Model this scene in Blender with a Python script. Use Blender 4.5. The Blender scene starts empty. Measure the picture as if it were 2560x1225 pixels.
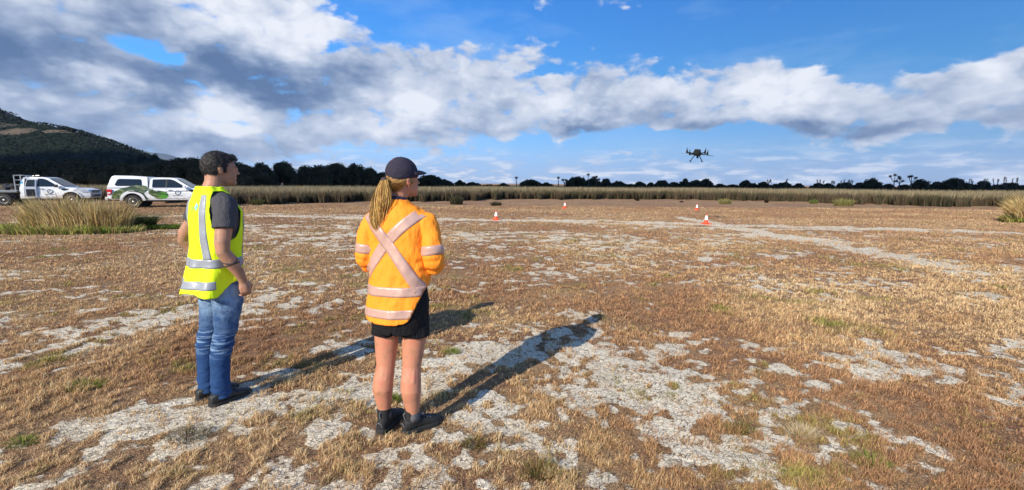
import bpy, bmesh, math, random
import numpy as np
from mathutils import Vector, Matrix, Euler
from mathutils.bvhtree import BVHTree

# ------------------------------------------------------------------ camera, sun, sky, exposure
random.seed(7)
RNG = np.random.default_rng(7)
S = bpy.context.scene
C = S.collection
FPX, IW, IH, CAMH = 1100.0, 2560.0, 1225.0, 1.57
PITCH = math.atan(153.5 / FPX)
ROLL = math.radians(0.37)
cam_data = bpy.data.cameras.new('camera')
cam = bpy.data.objects.new('camera', cam_data)
C.objects.link(cam)
cam_data.sensor_width = 36.0
cam_data.lens = FPX / IW * 36.0
cam_data.clip_start = 0.05
cam_data.clip_end = 30000
cam.matrix_world = Matrix.Translation((0, 0, CAMH)) @ Matrix.Rotation(math.pi / 2 - PITCH, 4, 'X') @ Matrix.Rotation(ROLL, 4, 'Z')
S.camera = cam

SUN_EL = math.radians(29.5)
SUN_AZ = math.radians(35.0)            # shadows run this far to the right of straight ahead
to_sun = Vector((-math.sin(SUN_AZ) * math.cos(SUN_EL), -math.cos(SUN_AZ) * math.cos(SUN_EL), math.sin(SUN_EL)))
sd = bpy.data.lights.new('sun', 'SUN')
sd.energy = 5.0
sd.angle = math.radians(0.53)
sd.color = (1.0, 0.91, 0.77)
sun = bpy.data.objects.new('sun', sd)
C.objects.link(sun)
sun.rotation_euler = to_sun.to_track_quat('Z', 'Y').to_euler()
sun.location = to_sun * 50
S.view_settings.view_transform = 'Standard'
S.view_settings.look = 'None'
S.view_settings.gamma = 1
S.view_settings.exposure = 0.42
S.render.engine = 'CYCLES'


def px_ray(px, py):
    u = (px - IW / 2) / FPX
    v = -(py - IH / 2) / FPX
    c, s = math.cos(ROLL), math.sin(ROLL)
    u, v = c * u - s * v, s * u + c * v
    c, s = math.cos(PITCH), math.sin(PITCH)
    return (u, c + s * v, -s + c * v)


def px_ground(px, py):
    d = px_ray(px, py)
    t = -CAMH / d[2]
    return (d[0] * t, d[1] * t)


def px_at(px, py, Y):
    d = px_ray(px, py)
    t = Y / d[1]
    return (d[0] * t, Y, CAMH + d[2] * t)


def px_azel(px, py):
    d = px_ray(px, py)
    return (math.degrees(math.atan2(d[0], d[1])), math.degrees(math.atan2(d[2], math.hypot(d[0], d[1]))))


# ------------------------------------------------------------------ world: clear sky with procedural cumulus
world = bpy.data.worlds.new("World")
S.world = world
world.use_nodes = True
WT = world.node_tree
WT.nodes.clear()


class NT:
    """tiny helper to write node trees"""
    def __init__(self, tree):
        self.t = tree

    def n(self, typ, **kw):
        nd = self.t.nodes.new(typ)
        for k, v in kw.items():
            setattr(nd, k, v)
        return nd

    def link(self, a, b):
        self.t.links.new(a, b)

    def put(self, sock, v):
        if v is None:
            return
        if hasattr(v, 'is_output'):
            self.t.links.new(v, sock)
        else:
            sock.default_value = v

    def math(self, op, a, b=None, c=None, clamp=False):
        nd = self.n('ShaderNodeMath', operation=op, use_clamp=clamp)
        self.put(nd.inputs[0], a); self.put(nd.inputs[1], b); self.put(nd.inputs[2], c)
        return nd.outputs[0]

    def vmath(self, op, a, b=None, c=None):
        nd = self.n('ShaderNodeVectorMath', operation=op)
        self.put(nd.inputs[0], a); self.put(nd.inputs[1], b)
        if c is not None:
            self.put(nd.inputs[2], c)
        return nd.outputs['Value'] if op in ('DOT_PRODUCT', 'LENGTH') else nd.outputs['Vector']

    def mix(self, f, a, b, typ='MIX'):
        nd = self.n('ShaderNodeMix', data_type='RGBA', blend_type=typ)
        self.put(nd.inputs[0], f); self.put(nd.inputs[6], a); self.put(nd.inputs[7], b)
        return nd.outputs[2]

    def noise(self, vec, scale, detail=4, rough=0.55, lac=2.0, out='Fac', dim='3D'):
        nd = self.n('ShaderNodeTexNoise')
        nd.noise_dimensions = dim
        if vec is not None:
            self.link(vec, nd.inputs['Vector'])
        nd.inputs['Scale'].default_value = scale
        nd.inputs['Detail'].default_value = detail
        nd.inputs['Roughness'].default_value = rough
        nd.inputs['Lacunarity'].default_value = lac
        return nd.outputs[out]

    def mr(self, v, a, b, c=0.0, d=1.0, smooth=False):
        nd = self.n('ShaderNodeMapRange')
        if smooth:
            nd.interpolation_type = 'SMOOTHSTEP'
        self.put(nd.inputs[0], v)
        for i, x in enumerate((a, b, c, d)):
            nd.inputs[i + 1].default_value = x
        return nd.outputs[0]

    def ramp(self, f, stops):
        nd = self.n('ShaderNodeValToRGB')
        cr = nd.color_ramp
        while len(cr.elements) < len(stops):
            cr.elements.new(0.5)
        for e, (p, col) in zip(cr.elements, stops):
            e.position = p
            e.color = (*col, 1) if len(col) == 3 else col
        self.put(nd.inputs[0], f)
        return nd.outputs[0]


# clouds: (px, py, half width, half height, strength); directions of real cloud banks, turned into azimuth / elevation
CLOUD = [
    (-60, 40, 330, 130, 1.3), (180, 90, 330, 95, 1.5), (330, 20, 200, 70, 1.3), (-200, 160, 300, 80, 1.2),
    (470, 70, 170, 80, 1.2), (620, 70, 190, 120, 1.5), (760, 110, 110, 110, 1.2), (700, -60, 220, 90, 1.1),
    (560, 175, 150, 70, 1.0), (680, 220, 150, 60, 1.1), (900, 140, 70, 70, 1.0), (880, 105, 50, 40, .6),
    (230, 195, 170, 60, 1.1), (60, 235, 200, 60, 1.0), (380, 235, 170, 45, .9), (-80, 300, 260, 50, .8),
    (200, 320, 240, 40, .7), (330, 350, 260, 35, .65), (560, 275, 170, 55, 1.1), (560, 330, 190, 40, .9),
    (760, 290, 170, 60, 1.0), (900, 230, 190, 75, 1.1), (1040, 190, 160, 60, 1.1), (1080, 270, 200, 65, 1.2),
    (950, 320, 170, 40, .9), (1230, 155, 120, 45, .9), (1290, 135, 130, 35, .9), (1270, 250, 170, 70, 1.2),
    (1420, 150, 110, 40, .9), (1440, 240, 160, 80, 1.3), (1510, 165, 100, 35, .8), (1600, 230, 150, 62, 1.2),
    (1450, 308, 90, 32, .9), (1720, 240, 150, 62, 1.1), (1760, 300, 100, 30, .8), (1880, 220, 130, 60, 1.1),
    (1960, 235, 130, 65, 1.2), (2000, 300, 90, 38, .8), (2090, 250, 140, 62, 1.2), (2220, 265, 150, 62, 1.2),
    (2320, 275, 110, 60, 1.0), (2120, 320, 140, 25, .7), (2480, 215, 120, 60, 1.2), (2620, 190, 150, 110, 1.3),
    (2520, 285, 110, 40, .9), (1480, 10, 130, 40, .5), (1340, 5, 60, 35, .35), (1860, 20, 60, 40, .4),
    (500, 405, 400, 28, .45), (1090, 375, 90, 26, .4), (1160, 345, 150, 24, .35), (0, 410, 300, 40, .5),
    (700, 380, 250, 30, .45), (1420, 412, 60, 14, .35), (2230, 405, 90, 12, .3), (1660, 398, 30, 8, .3)]
HOLES = [(385, 125, 70, 22, 1.25), (330, 105, 40, 14, .6), (450, 140, 40, 12, .5), (1362, 176, 50, 14, 1.2), (1100, 60, 230, 55, .8), (845, 115, 30, 22, .7),
         (900, 20, 60, 50, .8), (1700, 90, 400, 75, 1.0), (2300, 110, 220, 70, 1.0), (2150, 190, 30, 14, .7), (1890, 320, 40, 22, .7),
         (2420, 330, 60, 40, .5), (1640, 350, 500, 16, .5)]
# tone of the banks: positive brighter, negative greyer
TONE = [(100, 150, 260, 60, -.75), (300, 60, 150, 70, -.45), (-100, 100, 250, 80, -.5), (160, 20, 160, 40, .1),
        (620, 60, 150, 70, .35), (800, 60, 60, 80, .25), (620, 185, 150, 60, -.85), (720, 235, 120, 45, -.7), (520, 140, 60, 40, -.5),
        (880, 170, 90, 40, -.6), (730, 150, 70, 50, .25), (240, 185, 110, 30, .6), (330, 240, 160, 25, -.35), (420, 200, 60, 35, -.55),
        (440, 255, 70, 22, -.55), (120, 285, 220, 25, -.3), (100, 330, 250, 30, -.15), (540, 275, 120, 40, .6), (560, 320, 60, 20, .25),
        (1030, 268, 60, 34, .5), (950, 322, 70, 22, .4), (1200, 200, 160, 50, .05), (480, 370, 330, 40, -.45), (1100, 330, 200, 22, -.25),
        (1480, 200, 60, 50, -.25), (1380, 250, 70, 40, .3), (1450, 322, 80, 18, -.75), (1760, 315, 100, 20, -.65),
        (1960, 225, 140, 40, .45), (2010, 322, 70, 20, -.75), (2130, 330, 150, 16, -.5), (2250, 320, 150, 25, -.35), (1620, 290, 100, 25, -.25),
        (2460, 175, 60, 40, .3), (2530, 290, 90, 30, -.4), (2600, 230, 80, 40, -.15), (1700, 210, 120, 40, .2), (1180, 420, 700, 30, -.1)]
DEGPX = 1 / 19.2


def blob_sum(N, vec, blobs, start):
    acc = start
    for (px, py, rx, ry, a) in blobs:
        az, el = px_azel(px, py)
        k = max(0.35, math.cos(math.radians(az)))       # pixels shrink in angle away from the middle
        sx, sy = rx * DEGPX * k * k, ry * DEGPX * k
        d = N.vmath('MULTIPLY_ADD', vec, (1 / sx, 1 / sy, 0), (-az / sx, -el / sy, 0))
        q = N.vmath('DOT_PRODUCT', d, d)
        e = N.math('POWER', 0.34, q)
        acc = N.math('MULTIPLY_ADD', e, a, acc)
    return acc


# group: (az, el, 0) -> cloud density
G = bpy.data.node_groups.new('cloud_density', 'ShaderNodeTree')
G.interface.new_socket('Vector', in_out='INPUT', socket_type='NodeSocketVector')
G.interface.new_socket('Value', in_out='OUTPUT', socket_type='NodeSocketFloat')
N = NT(G)
gi, go = N.n('NodeGroupInput'), N.n('NodeGroupOutput')
v0 = gi.outputs[0]
w1 = N.noise(N.vmath('MULTIPLY', v0, (.11, .2, 1)), 1.0, 2, .55, out='Color', dim='2D')
vw = N.vmath('MULTIPLY_ADD', w1, (3.4, 2.2, 0), N.vmath('ADD', v0, (-1.7, -1.1, 0)))
w2 = N.noise(N.vmath('MULTIPLY', v0, (.5, .9, 1)), 1.0, 4, .6, out='Color', dim='2D')
vw = N.vmath('MULTIPLY_ADD', w2, (1.3, .9, 0), N.vmath('ADD', vw, (-.65, -.45, 0)))
acc = blob_sum(N, vw, CLOUD, 0.0)
acc = N.math('MINIMUM', acc, 1.05)
acc = blob_sum(N, vw, [(a, b, c, d, -e) for a, b, c, d, e in HOLES], acc)
# away from the photographed part of the sky: scattered clouds from noise alone
far_n = N.noise(N.vmath('MULTIPLY', v0, (.045, .11, 1)), 1.0, 4, .55, dim='2D')
sep = N.n('ShaderNodeSeparateXYZ'); N.link(v0, sep.inputs[0])
out_az = N.mr(N.math('ABSOLUTE', sep.outputs[0]), 56, 66)
out_el = N.mr(sep.outputs[1], 23, 30)
outside = N.math('MAXIMUM', out_az, out_el)
acc = N.math('MULTIPLY_ADD', N.math('MULTIPLY', outside, N.mr(far_n, .5, .75)), 1.2, acc)
f1 = N.noise(N.vmath('MULTIPLY', v0, (.22, .42, 1)), 1.0, 6, .56, dim='2D')
acc = N.math('ADD', acc, N.math('MULTIPLY_ADD', f1, 1.9, -.95))
pv = N.n('ShaderNodeTexVoronoi', feature='SMOOTH_F1', voronoi_dimensions='2D')
pv.inputs['Scale'].default_value = 1.0; pv.inputs['Smoothness'].default_value = .35; pv.inputs['Detail'].default_value = 2.0; pv.inputs['Roughness'].default_value = .55
N.link(N.vmath('MULTIPLY', vw, (.26, .46, 1)), pv.inputs['Vector'])
G.interface.new_socket('Puff', in_out='OUTPUT', socket_type='NodeSocketFloat')
puff = N.math('SUBTRACT', .42, pv.outputs['Distance'])
N.link(N.math('MULTIPLY_ADD', puff, .55, N.math('ADD', acc, .20)), go.inputs[0])
N.link(puff, go.inputs[1])

N = NT(WT)
tc = N.n('ShaderNodeTexCoord')
sep = N.n('ShaderNodeSeparateXYZ'); N.link(tc.outputs['Generated'], sep.inputs[0])
az = N.math('MULTIPLY', N.math('ARCTAN2', sep.outputs[0], sep.outputs[1]), 57.2958)
el = N.math('MULTIPLY', N.math('ARCSINE', sep.outputs[2]), 57.2958)
cmb = N.n('ShaderNodeCombineXYZ'); N.link(az, cmb.inputs[0]); N.link(el, cmb.inputs[1])
P = cmb.outputs[0]
g1 = N.n('ShaderNodeGroup', node_tree=G); N.link(P, g1.inputs[0])
D = g1.outputs[0]
alpha = N.mr(D, .26, .86, smooth=True)
ra = N.noise(N.vmath('MULTIPLY', P, (.22, .42, 1)), 1.0, 4, .56, dim='2D')
rb = N.noise(N.vmath('MULTIPLY', N.vmath('ADD', P, (-.7, .9, 0)), (.22, .42, 1)), 1.0, 4, .56, dim='2D')
relief = N.math('SUBTRACT', ra, rb)
rim = N.mr(D, .5, 1.3, .10, 0.0)
tw = N.noise(N.vmath('MULTIPLY', P, (.16, .3, 1)), 1.0, 4, .6, out='Color', dim='2D')
Pt = N.vmath('MULTIPLY_ADD', tw, (5, 3.2, 0), N.vmath('ADD', P, (-2.5, -1.6, 0)))
tone = blob_sum(N, Pt, [(a, b, c, d, e * (.70 if e < 0 else 1.0)) for a, b, c, d, e in TONE], .73)
tone = N.math('ADD', N.math('MULTIPLY_ADD', relief, .30, tone), N.math('MULTIPLY_ADD', g1.outputs[1], .34, rim))
tn = N.noise(N.vmath('MULTIPLY', P, (.4, .75, 1)), 1.0, 6, .6, dim='2D')
tone = N.math('MULTIPLY_ADD', N.math('SUBTRACT', tn, .5), .26, tone)
ccol = N.ramp(tone, [(0.0, (.10, .17, .33)), (.25, (.19, .27, .44)), (.5, (.38, .46, .62)), (.72, (.60, .66, .79)), (1.0, (.86, .89, .96))])
sky = N.n('ShaderNodeTexSky', sky_type='NISHITA')
sky.sun_disc = False
sky.sun_elevation = SUN_EL
sky.sun_rotation = -math.atan2(to_sun.x, to_sun.y)
sky.air_density = 1.0
sky.dust_density = 0.3
sky.ozone_density = 2.5
hs = N.n('ShaderNodeHueSaturation'); N.link(sky.outputs[0], hs.inputs['Color'])
hs.inputs['Saturation'].default_value = 1.0
hs.inputs['Value'].default_value = 1.0
# colour of the clear air deepens with height
tint = N.ramp(N.mr(el, 0, 40), [(0.0, (.22, .37, .84)), (.11, (.25, .41, .68)), (.30, (.20, .49, .74)), (.52, (.17, .52, .90)), (1.0, (.16, .44, .70))])
skyc = N.vmath('MULTIPLY', hs.outputs[0], N.vmath('MULTIPLY', tint, (2, 2, 2)))
# thin high veil
veil = N.noise(N.vmath('MULTIPLY', P, (.05, .16, 1)), 1.0, 5, .6, dim='2D')
veil = N.mr(veil, .48, .8, 0, .35)
skyc = N.mix(veil, skyc, (4.6, 6.4, 9.0, 1))
c10 = N.vmath('MULTIPLY', ccol, (10, 10, 10))
# low bank of lavender haze with tiny puffs just above the horizon
hb = N.mr(el, 0.8, 5.2, .75, 0.0, smooth=True)
hn = N.noise(N.vmath('MULTIPLY', P, (.22, 1.1, 1)), 1.0, 5, .6, dim='2D')
hcol = N.ramp(hn, [(.44, (3.6, 5.3, 8.4)), (.54, (4.8, 6.2, 8.6)), (.64, (8.2, 8.8, 10.0))])
base = N.mix(N.math('MULTIPLY', hb, N.mr(hn, .38, .56, .35, 1.35), clamp=True), skyc, hcol)
full = N.mix(N.math('MULTIPLY', alpha, .97), base, c10)
below = N.mr(el, -1.5, -.2)
full = N.mix(below, (1.2, 1.0, .8, 1), full)
bg = N.n('ShaderNodeBackground'); N.link(full, bg.inputs['Color'])
bg.inputs['Strength'].default_value = 0.078
wo = N.n('ShaderNodeOutputWorld'); N.link(bg.outputs[0], wo.inputs[0])
try:
    world.cycles.sampling_method = 'MANUAL'
    world.cycles.sample_map_resolution = 512
except Exception:
    pass


# ------------------------------------------------------------------ helpers
def tag(o, label=None, cat=None, group=None, kind=None):
    if label: o['label'] = label
    if cat: o['category'] = cat
    if group: o['group'] = group
    if kind: o['kind'] = kind
    return o


def empty(name, loc=(0, 0, 0), rz=0.0):
    o = bpy.data.objects.new(name, None)
    C.objects.link(o)
    o.location = loc
    o.rotation_euler = (0, 0, rz)
    o.empty_display_size = .2
    return o


def link_mesh(name, me, mats, parent=None, smooth=False):
    o = bpy.data.objects.new(name, me)
    C.objects.link(o)
    for m in (mats if isinstance(mats, (list, tuple)) else [mats]):
        me.materials.append(m)
    if parent is not None:
        o.parent = parent
    if smooth:
        me.polygons.foreach_set('use_smooth', np.ones(len(me.polygons), bool))
    return o


def np_mesh(name, V, F, cols=None, attrs=None):
    """V (n,3); F (m,3) or (m,4) int array"""
    me = bpy.data.meshes.new(name)
    V = np.ascontiguousarray(V, np.float32)
    F = np.ascontiguousarray(F, np.int32)
    k = F.shape[1]
    me.vertices.add(len(V)); me.vertices.foreach_set('co', V.ravel())
    me.loops.add(F.size); me.loops.foreach_set('vertex_index', F.ravel())
    me.polygons.add(len(F))
    me.polygons.foreach_set('loop_start', np.arange(0, F.size, k, dtype=np.int32))
    me.polygons.foreach_set('loop_total', np.full(len(F), k, np.int32))
    me.update(calc_edges=True)
    if cols is not None:
        a = me.color_attributes.new('col', 'FLOAT_COLOR', 'POINT')
        a.data.foreach_set('color', np.c_[cols, np.ones(len(cols))].astype(np.float32).ravel())
    for k2, v in (attrs or {}).items():
        a = me.attributes.new(k2, 'FLOAT', 'POINT')
        a.data.foreach_set('value', np.asarray(v, np.float32))
    return me


# value noise -------------------------------------------------------
def _h(i, j, k, seed):
    n = (i * 374761393 + j * 668265263 + k * 2147483647 + seed * 974634777) & 0xffffffff
    n = ((n ^ (n >> 13)) * 1274126177) & 0xffffffff
    return ((n ^ (n >> 16)) & 0xffffff) / float(0xffffff)


def vnoise(P, seed=0):
    P = np.asarray(P, np.float64)
    if P.shape[1] == 2:
        P = np.c_[P, np.zeros(len(P))]
    I = np.floor(P).astype(np.int64)
    f = P - I
    f = f * f * (3 - 2 * f)
    out = 0
    for dx in (0, 1):
        wx = f[:, 0] if dx else 1 - f[:, 0]
        for dy in (0, 1):
            wy = f[:, 1] if dy else 1 - f[:, 1]
            for dz in (0, 1):
                wz = f[:, 2] if dz else 1 - f[:, 2]
                out = out + wx * wy * wz * _h(I[:, 0] + dx, I[:, 1] + dy, I[:, 2] + dz, seed)
    return out


def fbm(P, octv=4, seed=0, gain=.5):
    P = np.asarray(P, np.float64)
    a, s, t = 1.0, 0, 0
    for o in range(octv):
        s = s + a * vnoise(P * 2 ** o + 17.3 * o, seed + o)
        t += a
        a *= gain
    return s / t


def sstep(x, a, b):
    t = np.clip((x - a) / (b - a), 0, 1)
    return t * t * (3 - 2 * t)


# materials ---------------------------------------------------------
def new_mat(name):
    m = bpy.data.materials.new(name)
    m.use_nodes = True
    t = m.node_tree
    b = t.nodes['Principled BSDF']
    return m, NT(t), b


def simple(name, col, rough=.6, var=.12, vscale=6.0, metal=0.0, bump=0.0, bscale=60.0, spec=.5, coat=0.0):
    m, N, b = new_mat(name)
    tc = N.n('ShaderNodeTexCoord').outputs['Object']
    nz = N.noise(tc, vscale, 5, .6)
    lo = tuple(max(0, c * (1 - var)) for c in col) + (1,)
    hi = tuple(min(1, c * (1 + var)) for c in col) + (1,)
    N.link(N.mix(nz, lo, hi), b.inputs['Base Color'])
    b.inputs['Roughness'].default_value = rough
    b.inputs['Metallic'].default_value = metal
    b.inputs['Specular IOR Level'].default_value = spec
    b.inputs['Coat Weight'].default_value = coat
    if bump:
        bp = N.n('ShaderNodeBump'); bp.inputs['Strength'].default_value = bump
        bp.inputs['Distance'].default_value = .01
        N.link(N.noise(tc, bscale, 4, .6), bp.inputs['Height'])
        N.link(bp.outputs[0], b.inputs['Normal'])
    return m


def leafy(name, rough=.7, transl=.25, gain=1.0):
    """plant material that takes its colour from the mesh attribute 'col'"""
    m, N, b = new_mat(name)
    at = N.n('ShaderNodeAttribute', attribute_name='col')
    c = at.outputs['Color']
    if gain != 1.0:
        c = N.vmath('MULTIPLY', c, (gain,) * 3)
    N.link(c, b.inputs['Base Color'])
    b.inputs['Roughness'].default_value = rough
    b.inputs['Specular IOR Level'].default_value = .15
    tr = N.n('ShaderNodeBsdfTranslucent'); N.link(c, tr.inputs['Color'])
    ms = N.n('ShaderNodeMixShader'); ms.inputs[0].default_value = transl
    N.link(b.outputs[0], ms.inputs[1]); N.link(tr.outputs[0], ms.inputs[2])
    N.link(ms.outputs[0], m.node_tree.nodes['Material Output'].inputs[0])
    return m


M_LEAF = leafy('foliage', gain=1.0)
M_GRASS = leafy('grass_blades', transl=.3)
M_STRAW = leafy('straw', transl=.3)


# ------------------------------------------------------------------ ground
TRACKS = [  # bleached wheel tracks: world points, half width
    ([px_ground(*p) for p in ((-260, 566), (0, 556), (330, 541), (620, 538), (1000, 547), (1500, 553), (1850, 564), (2400, 577), (2620, 586))], .55),
    ([px_ground(*p) for p in ((330, 532), (640, 533), (1000, 541))], .22),
    ([px_ground(*p) for p in ((1700, 543), (1765, 556), (1850, 572), (2060, 607), (2400, 672))], .42),
    ([px_ground(*p) for p in ((1240, 549), (1560, 560), (1765, 570), (2100, 575))], .22),
]
# bare / overgrown patches: px centre, then half sizes in metres (across, along), turn, strength
PATCH = [(1340, 960, .75, .55, 0, 1.0), (1180, 900, .6, .35, .5, .8), (1450, 870, .7, .4, .4, .8), (900, 960, .8, .22, .75, .9),
         (640, 1040, .55, .22, .6, .9), (300, 1100, .6, .16, .45, .8), (60, 1180, .5, .12, .4, .8), (800, 1130, .45, .25, .3, .7),
         (420, 1190, .5, .2, .3, .5), (1250, 1100, .5, .2, 0, .75), (1560, 930, .4, .4, 0, .8), (1700, 1000, .35, .35, 0, .55),
         (1830, 1100, .35, .2, 0, .8), (1950, 1160, .3, .12, 0, .8), (1480, 1180, .4, .14, 0, .55), (1100, 1190, .3, .12, 0, .6), (2050, 1000, .35, .12, -.4, .45),
         (2250, 1110, .22, .1, 0, .5), (2130, 890, .35, .1, 0, .3),
         (50, 700, 1.6, .5, 0, .75), (330, 805, .9, .16, .35, .8), (90, 880, .9, .28, .3, .75), (150, 770, .8, .15, .3, .6), (230, 850, .8, .14, .3, .6),
         (700, 760, .8, .12, .2, .5), (820, 600, 2.2, 1.5, 0, .5), (700, 570, 2.5, 1.6, 0, .6), (1150, 590, 3.5, 1.6, 0, .45), (1500, 600, 3, 1.5, 0, .4), (1850, 590, 3.0, 1.3, 0, .5),
         (1300, 650, 1.6, .5, 0, .4), (1520, 620, 1.6, .6, 0, .4), (1740, 660, 1.2, .4, 0, .45), (1930, 715, .7, .25, 0, .55), (2200, 620, 1.5, .35, 0, .4), (1160, 720, .6, .2, 0, .4),
         (2300, 560, 3, .5, 0, .3), (2000, 530, 3, 1, 0, .2),
         (250, 960, .95, .42, .3, -1.0), (120, 1020, .7, .2, .3, -.9), (700, 840, 1.2, .4, .2, -.4), (1700, 760, 3, .8, 0, -.8), (2250, 1000, .9, .4, 0, -.7),
         (1330, 880, .3, .1, .6, -.9), (1240, 960, .28, .10, .6, -1.2), (1130, 800, .8, .25, 0, -.8), (2300, 800, 2, .6, 0, -.7), (1360, 1090, .22, .07, 0, -1.2),
         (1600, 1100, .22, .12, .5, -1.3), (1000, 1120, .25, .08, 0, -1.0), (1750, 870, .3, .2, 0, -.7), (450, 660, 1.8, .9, 0, -.7), (1180, 1100, .12, .07, 0, -1.2)]
PATCH_W = [(*px_ground(a, b), c, d, e, f) for a, b, c, d, e, f in PATCH]


def seg_dist(X, Y, pts):
    best = np.full(len(X), 1e9)
    for (x0, y0), (x1, y1) in zip(pts[:-1], pts[1:]):
        dx, dy = x1 - x0, y1 - y0
        t = np.clip(((X - x0) * dx + (Y - y0) * dy) / (dx * dx + dy * dy), 0, 1)
        best = np.minimum(best, np.hypot(X - x0 - t * dx, Y - y0 - t * dy))
    return best


def bareness(X, Y):
    """> 0 bare clay, < 0 plants; world metres"""
    P = np.c_[X, Y]
    r = np.hypot(X, Y)
    wob = fbm(P * .8, 3, 5) - .5
    wob2 = fbm(P * .8 + 40, 3, 8) - .5
    Xw, Yw = X + wob * 1.5, Y + wob2 * 1.2
    # streaks run along the lie of the land (roughly across the view, tilted)
    ca, sa = math.cos(.35), math.sin(.35)
    St = np.c_[(X * ca + Y * sa) * .9, (-X * sa + Y * ca) * 2.6]
    b = -.33 + 1.5 * (fbm(St, 5, 3, .6) - .5) + 1.6 * (fbm(P * 4.2, 3, 11, .6) - .5) + 1.7 * (fbm(P * 11, 2, 14, .6) - .5) * (1 - .6 * sstep(r, 8, 18))
    for (cx, cy, a1, a2, rot, k) in PATCH_W:
        c, s = math.cos(rot), math.sin(rot)
        dx, dy = Xw - cx, Yw - cy
        q = ((dx * c + dy * s) / a1) ** 2 + ((-dx * s + dy * c) / a2) ** 2
        b = b + k * .56 * np.exp(-q * .8)
    for pts, hw in TRACKS:
        d = seg_dist(X + wob * .5, Y + wob2 * .5, pts)
        b = b + 1.25 * np.exp(-(d / hw) ** 2) * (.30 + 1.1 * fbm(P * np.array([.5, 1.6]), 3, 21))
    b = b - .45 * sstep(r, 21, 27)
    return b


def ground_z(X, Y):
    P = np.c_[X, Y]
    r = np.hypot(X, Y)
    return ((fbm(P * 1.3, 3, 31) - .5) * .035 + (fbm(P * 9, 3, 33) - .5) * .012) * (1 - sstep(r, 60, 120))


def make_ground():
    rr = [0.0]
    r = .35
    while r < 45:
        rr.append(r); r *= 1.0115
    while r < 12000:
        rr.append(r); r *= 1.06
    rr = np.array(rr[1:])
    az_f = np.radians(np.linspace(-62, 62, 520))
    az_b = np.radians(np.linspace(62, 298, 80))[1:-1]
    az = np.r_[az_f, az_b]
    nr, na = len(rr), len(az)
    R, A = np.meshgrid(rr, az, indexing='ij')
    X, Y = (R * np.sin(A)).ravel(), (R * np.cos(A)).ravel()
    Z = ground_z(X, Y)
    i = np.arange(nr - 1)[:, None] * na
    j = np.arange(na)[None, :]
    j2 = (j + 1) % na
    F = np.stack([(i + j), (i + j2), (i + na + j2), (i + na + j)], -1).reshape(-1, 4)
    V = np.c_[X, Y, Z]
    # centre fan
    V = np.r_[V, [[0, 0, 0]]]
    c = len(V) - 1
    fan = np.stack([np.full(na, c), j[0], j2[0], np.full(na, c)], -1)
    me = bpy.data.meshes.new('ground')
    B = np.clip(bareness(V[:, 0], V[:, 1]), -2, 2)
    me = np_mesh('ground', V, F[:, ::-1], attrs={'bare': B})
    return me


gm, N, b = new_mat('salt_marsh_ground')
tco = N.n('ShaderNodeTexCoord').outputs['Object']
at = N.n('ShaderNodeAttribute', attribute_name='bare').outputs['Fac']
fine = N.noise(tco, 26, 5, .65)
mid = N.noise(tco, 4.5, 5, .6)
bb = N.math('ADD', at, N.math('ADD', N.math('MULTIPLY_ADD', fine, .9, -.45), N.math('MULTIPLY_ADD', mid, .4, -.2)))
barem = N.mr(bb, -.06, .07)
stretch = N.vmath('MULTIPLY', tco, (.12, .5, 1))
big = N.noise(stretch, 1.0, 4, .6)
vegc = N.ramp(N.noise(N.vmath('MULTIPLY', tco, (.7, 1.3, 1)), 1.0, 7, .7),
              [(.28, (.28, .165, .10)), (.42, (.40, .25, .15)), (.52, (.48, .335, .195)), (.62, (.56, .43, .265)), (.75, (.42, .345, .18))])
vegc = N.mix(N.mr(big, .40, .62), N.vmath('MULTIPLY', vegc, (.92, .76, .76)), N.vmath('MULTIPLY', vegc, (1.12, 1.06, .92)))
speck = N.noise(tco, 90, 3, .7)
vegc = N.mix(N.mr(speck, .42, .62, .65, 0), vegc, (.09, .058, .038, 1))
vor = N.n('ShaderNodeTexVoronoi', feature='DISTANCE_TO_EDGE'); vor.inputs['Scale'].default_value = 24
N.link(N.vmath('ADD', tco, N.vmath('MULTIPLY', N.noise(tco, 6, 3, .6, out='Color'), (.12, .12, .12))), vor.inputs['Vector'])
crack = N.mr(vor.outputs['Distance'], 0.0, .035, 1, 0)
clay = N.ramp(N.noise(tco, 2.2, 6, .65), [(.3, (.62, .535, .40)), (.5, (.77, .69, .54)), (.7, (.84, .78, .64))])
clay = N.mix(N.math('MULTIPLY', crack, N.mr(N.noise(tco, 3, 3), .42, .66, 0, .5)), clay, (.20, .165, .125, 1))
grit = N.noise(tco, 140, 2, .5)
clay = N.mix(N.mr(grit, .58, .66, 0, .8), clay, (.19, .13, .09, 1))
clay = N.mix(N.mr(fine, .50, .68, 0, .6), clay, (.33, .25, .18, 1))
allc = N.mix(barem, vegc, clay)
N.link(allc, b.inputs['Base Color'])
b.inputs['Roughness'].default_value = .92
b.inputs['Specular IOR Level'].default_value = .15
bp = N.n('ShaderNodeBump'); bp.inputs['Strength'].default_value = .9; bp.inputs['Distance'].default_value = .025
hgt = N.math('ADD', N.math('MULTIPLY', fine, .7), N.math('ADD', N.math('MULTIPLY', speck, N.mr(barem, 0, 1, .9, .2)), N.math('MULTIPLY', crack, -.35)))
N.link(hgt, bp.inputs['Height']); N.link(bp.outputs[0], b.inputs['Normal'])
ground = link_mesh('ground', make_ground(), gm, smooth=True)
tag(ground, kind='structure')


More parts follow.
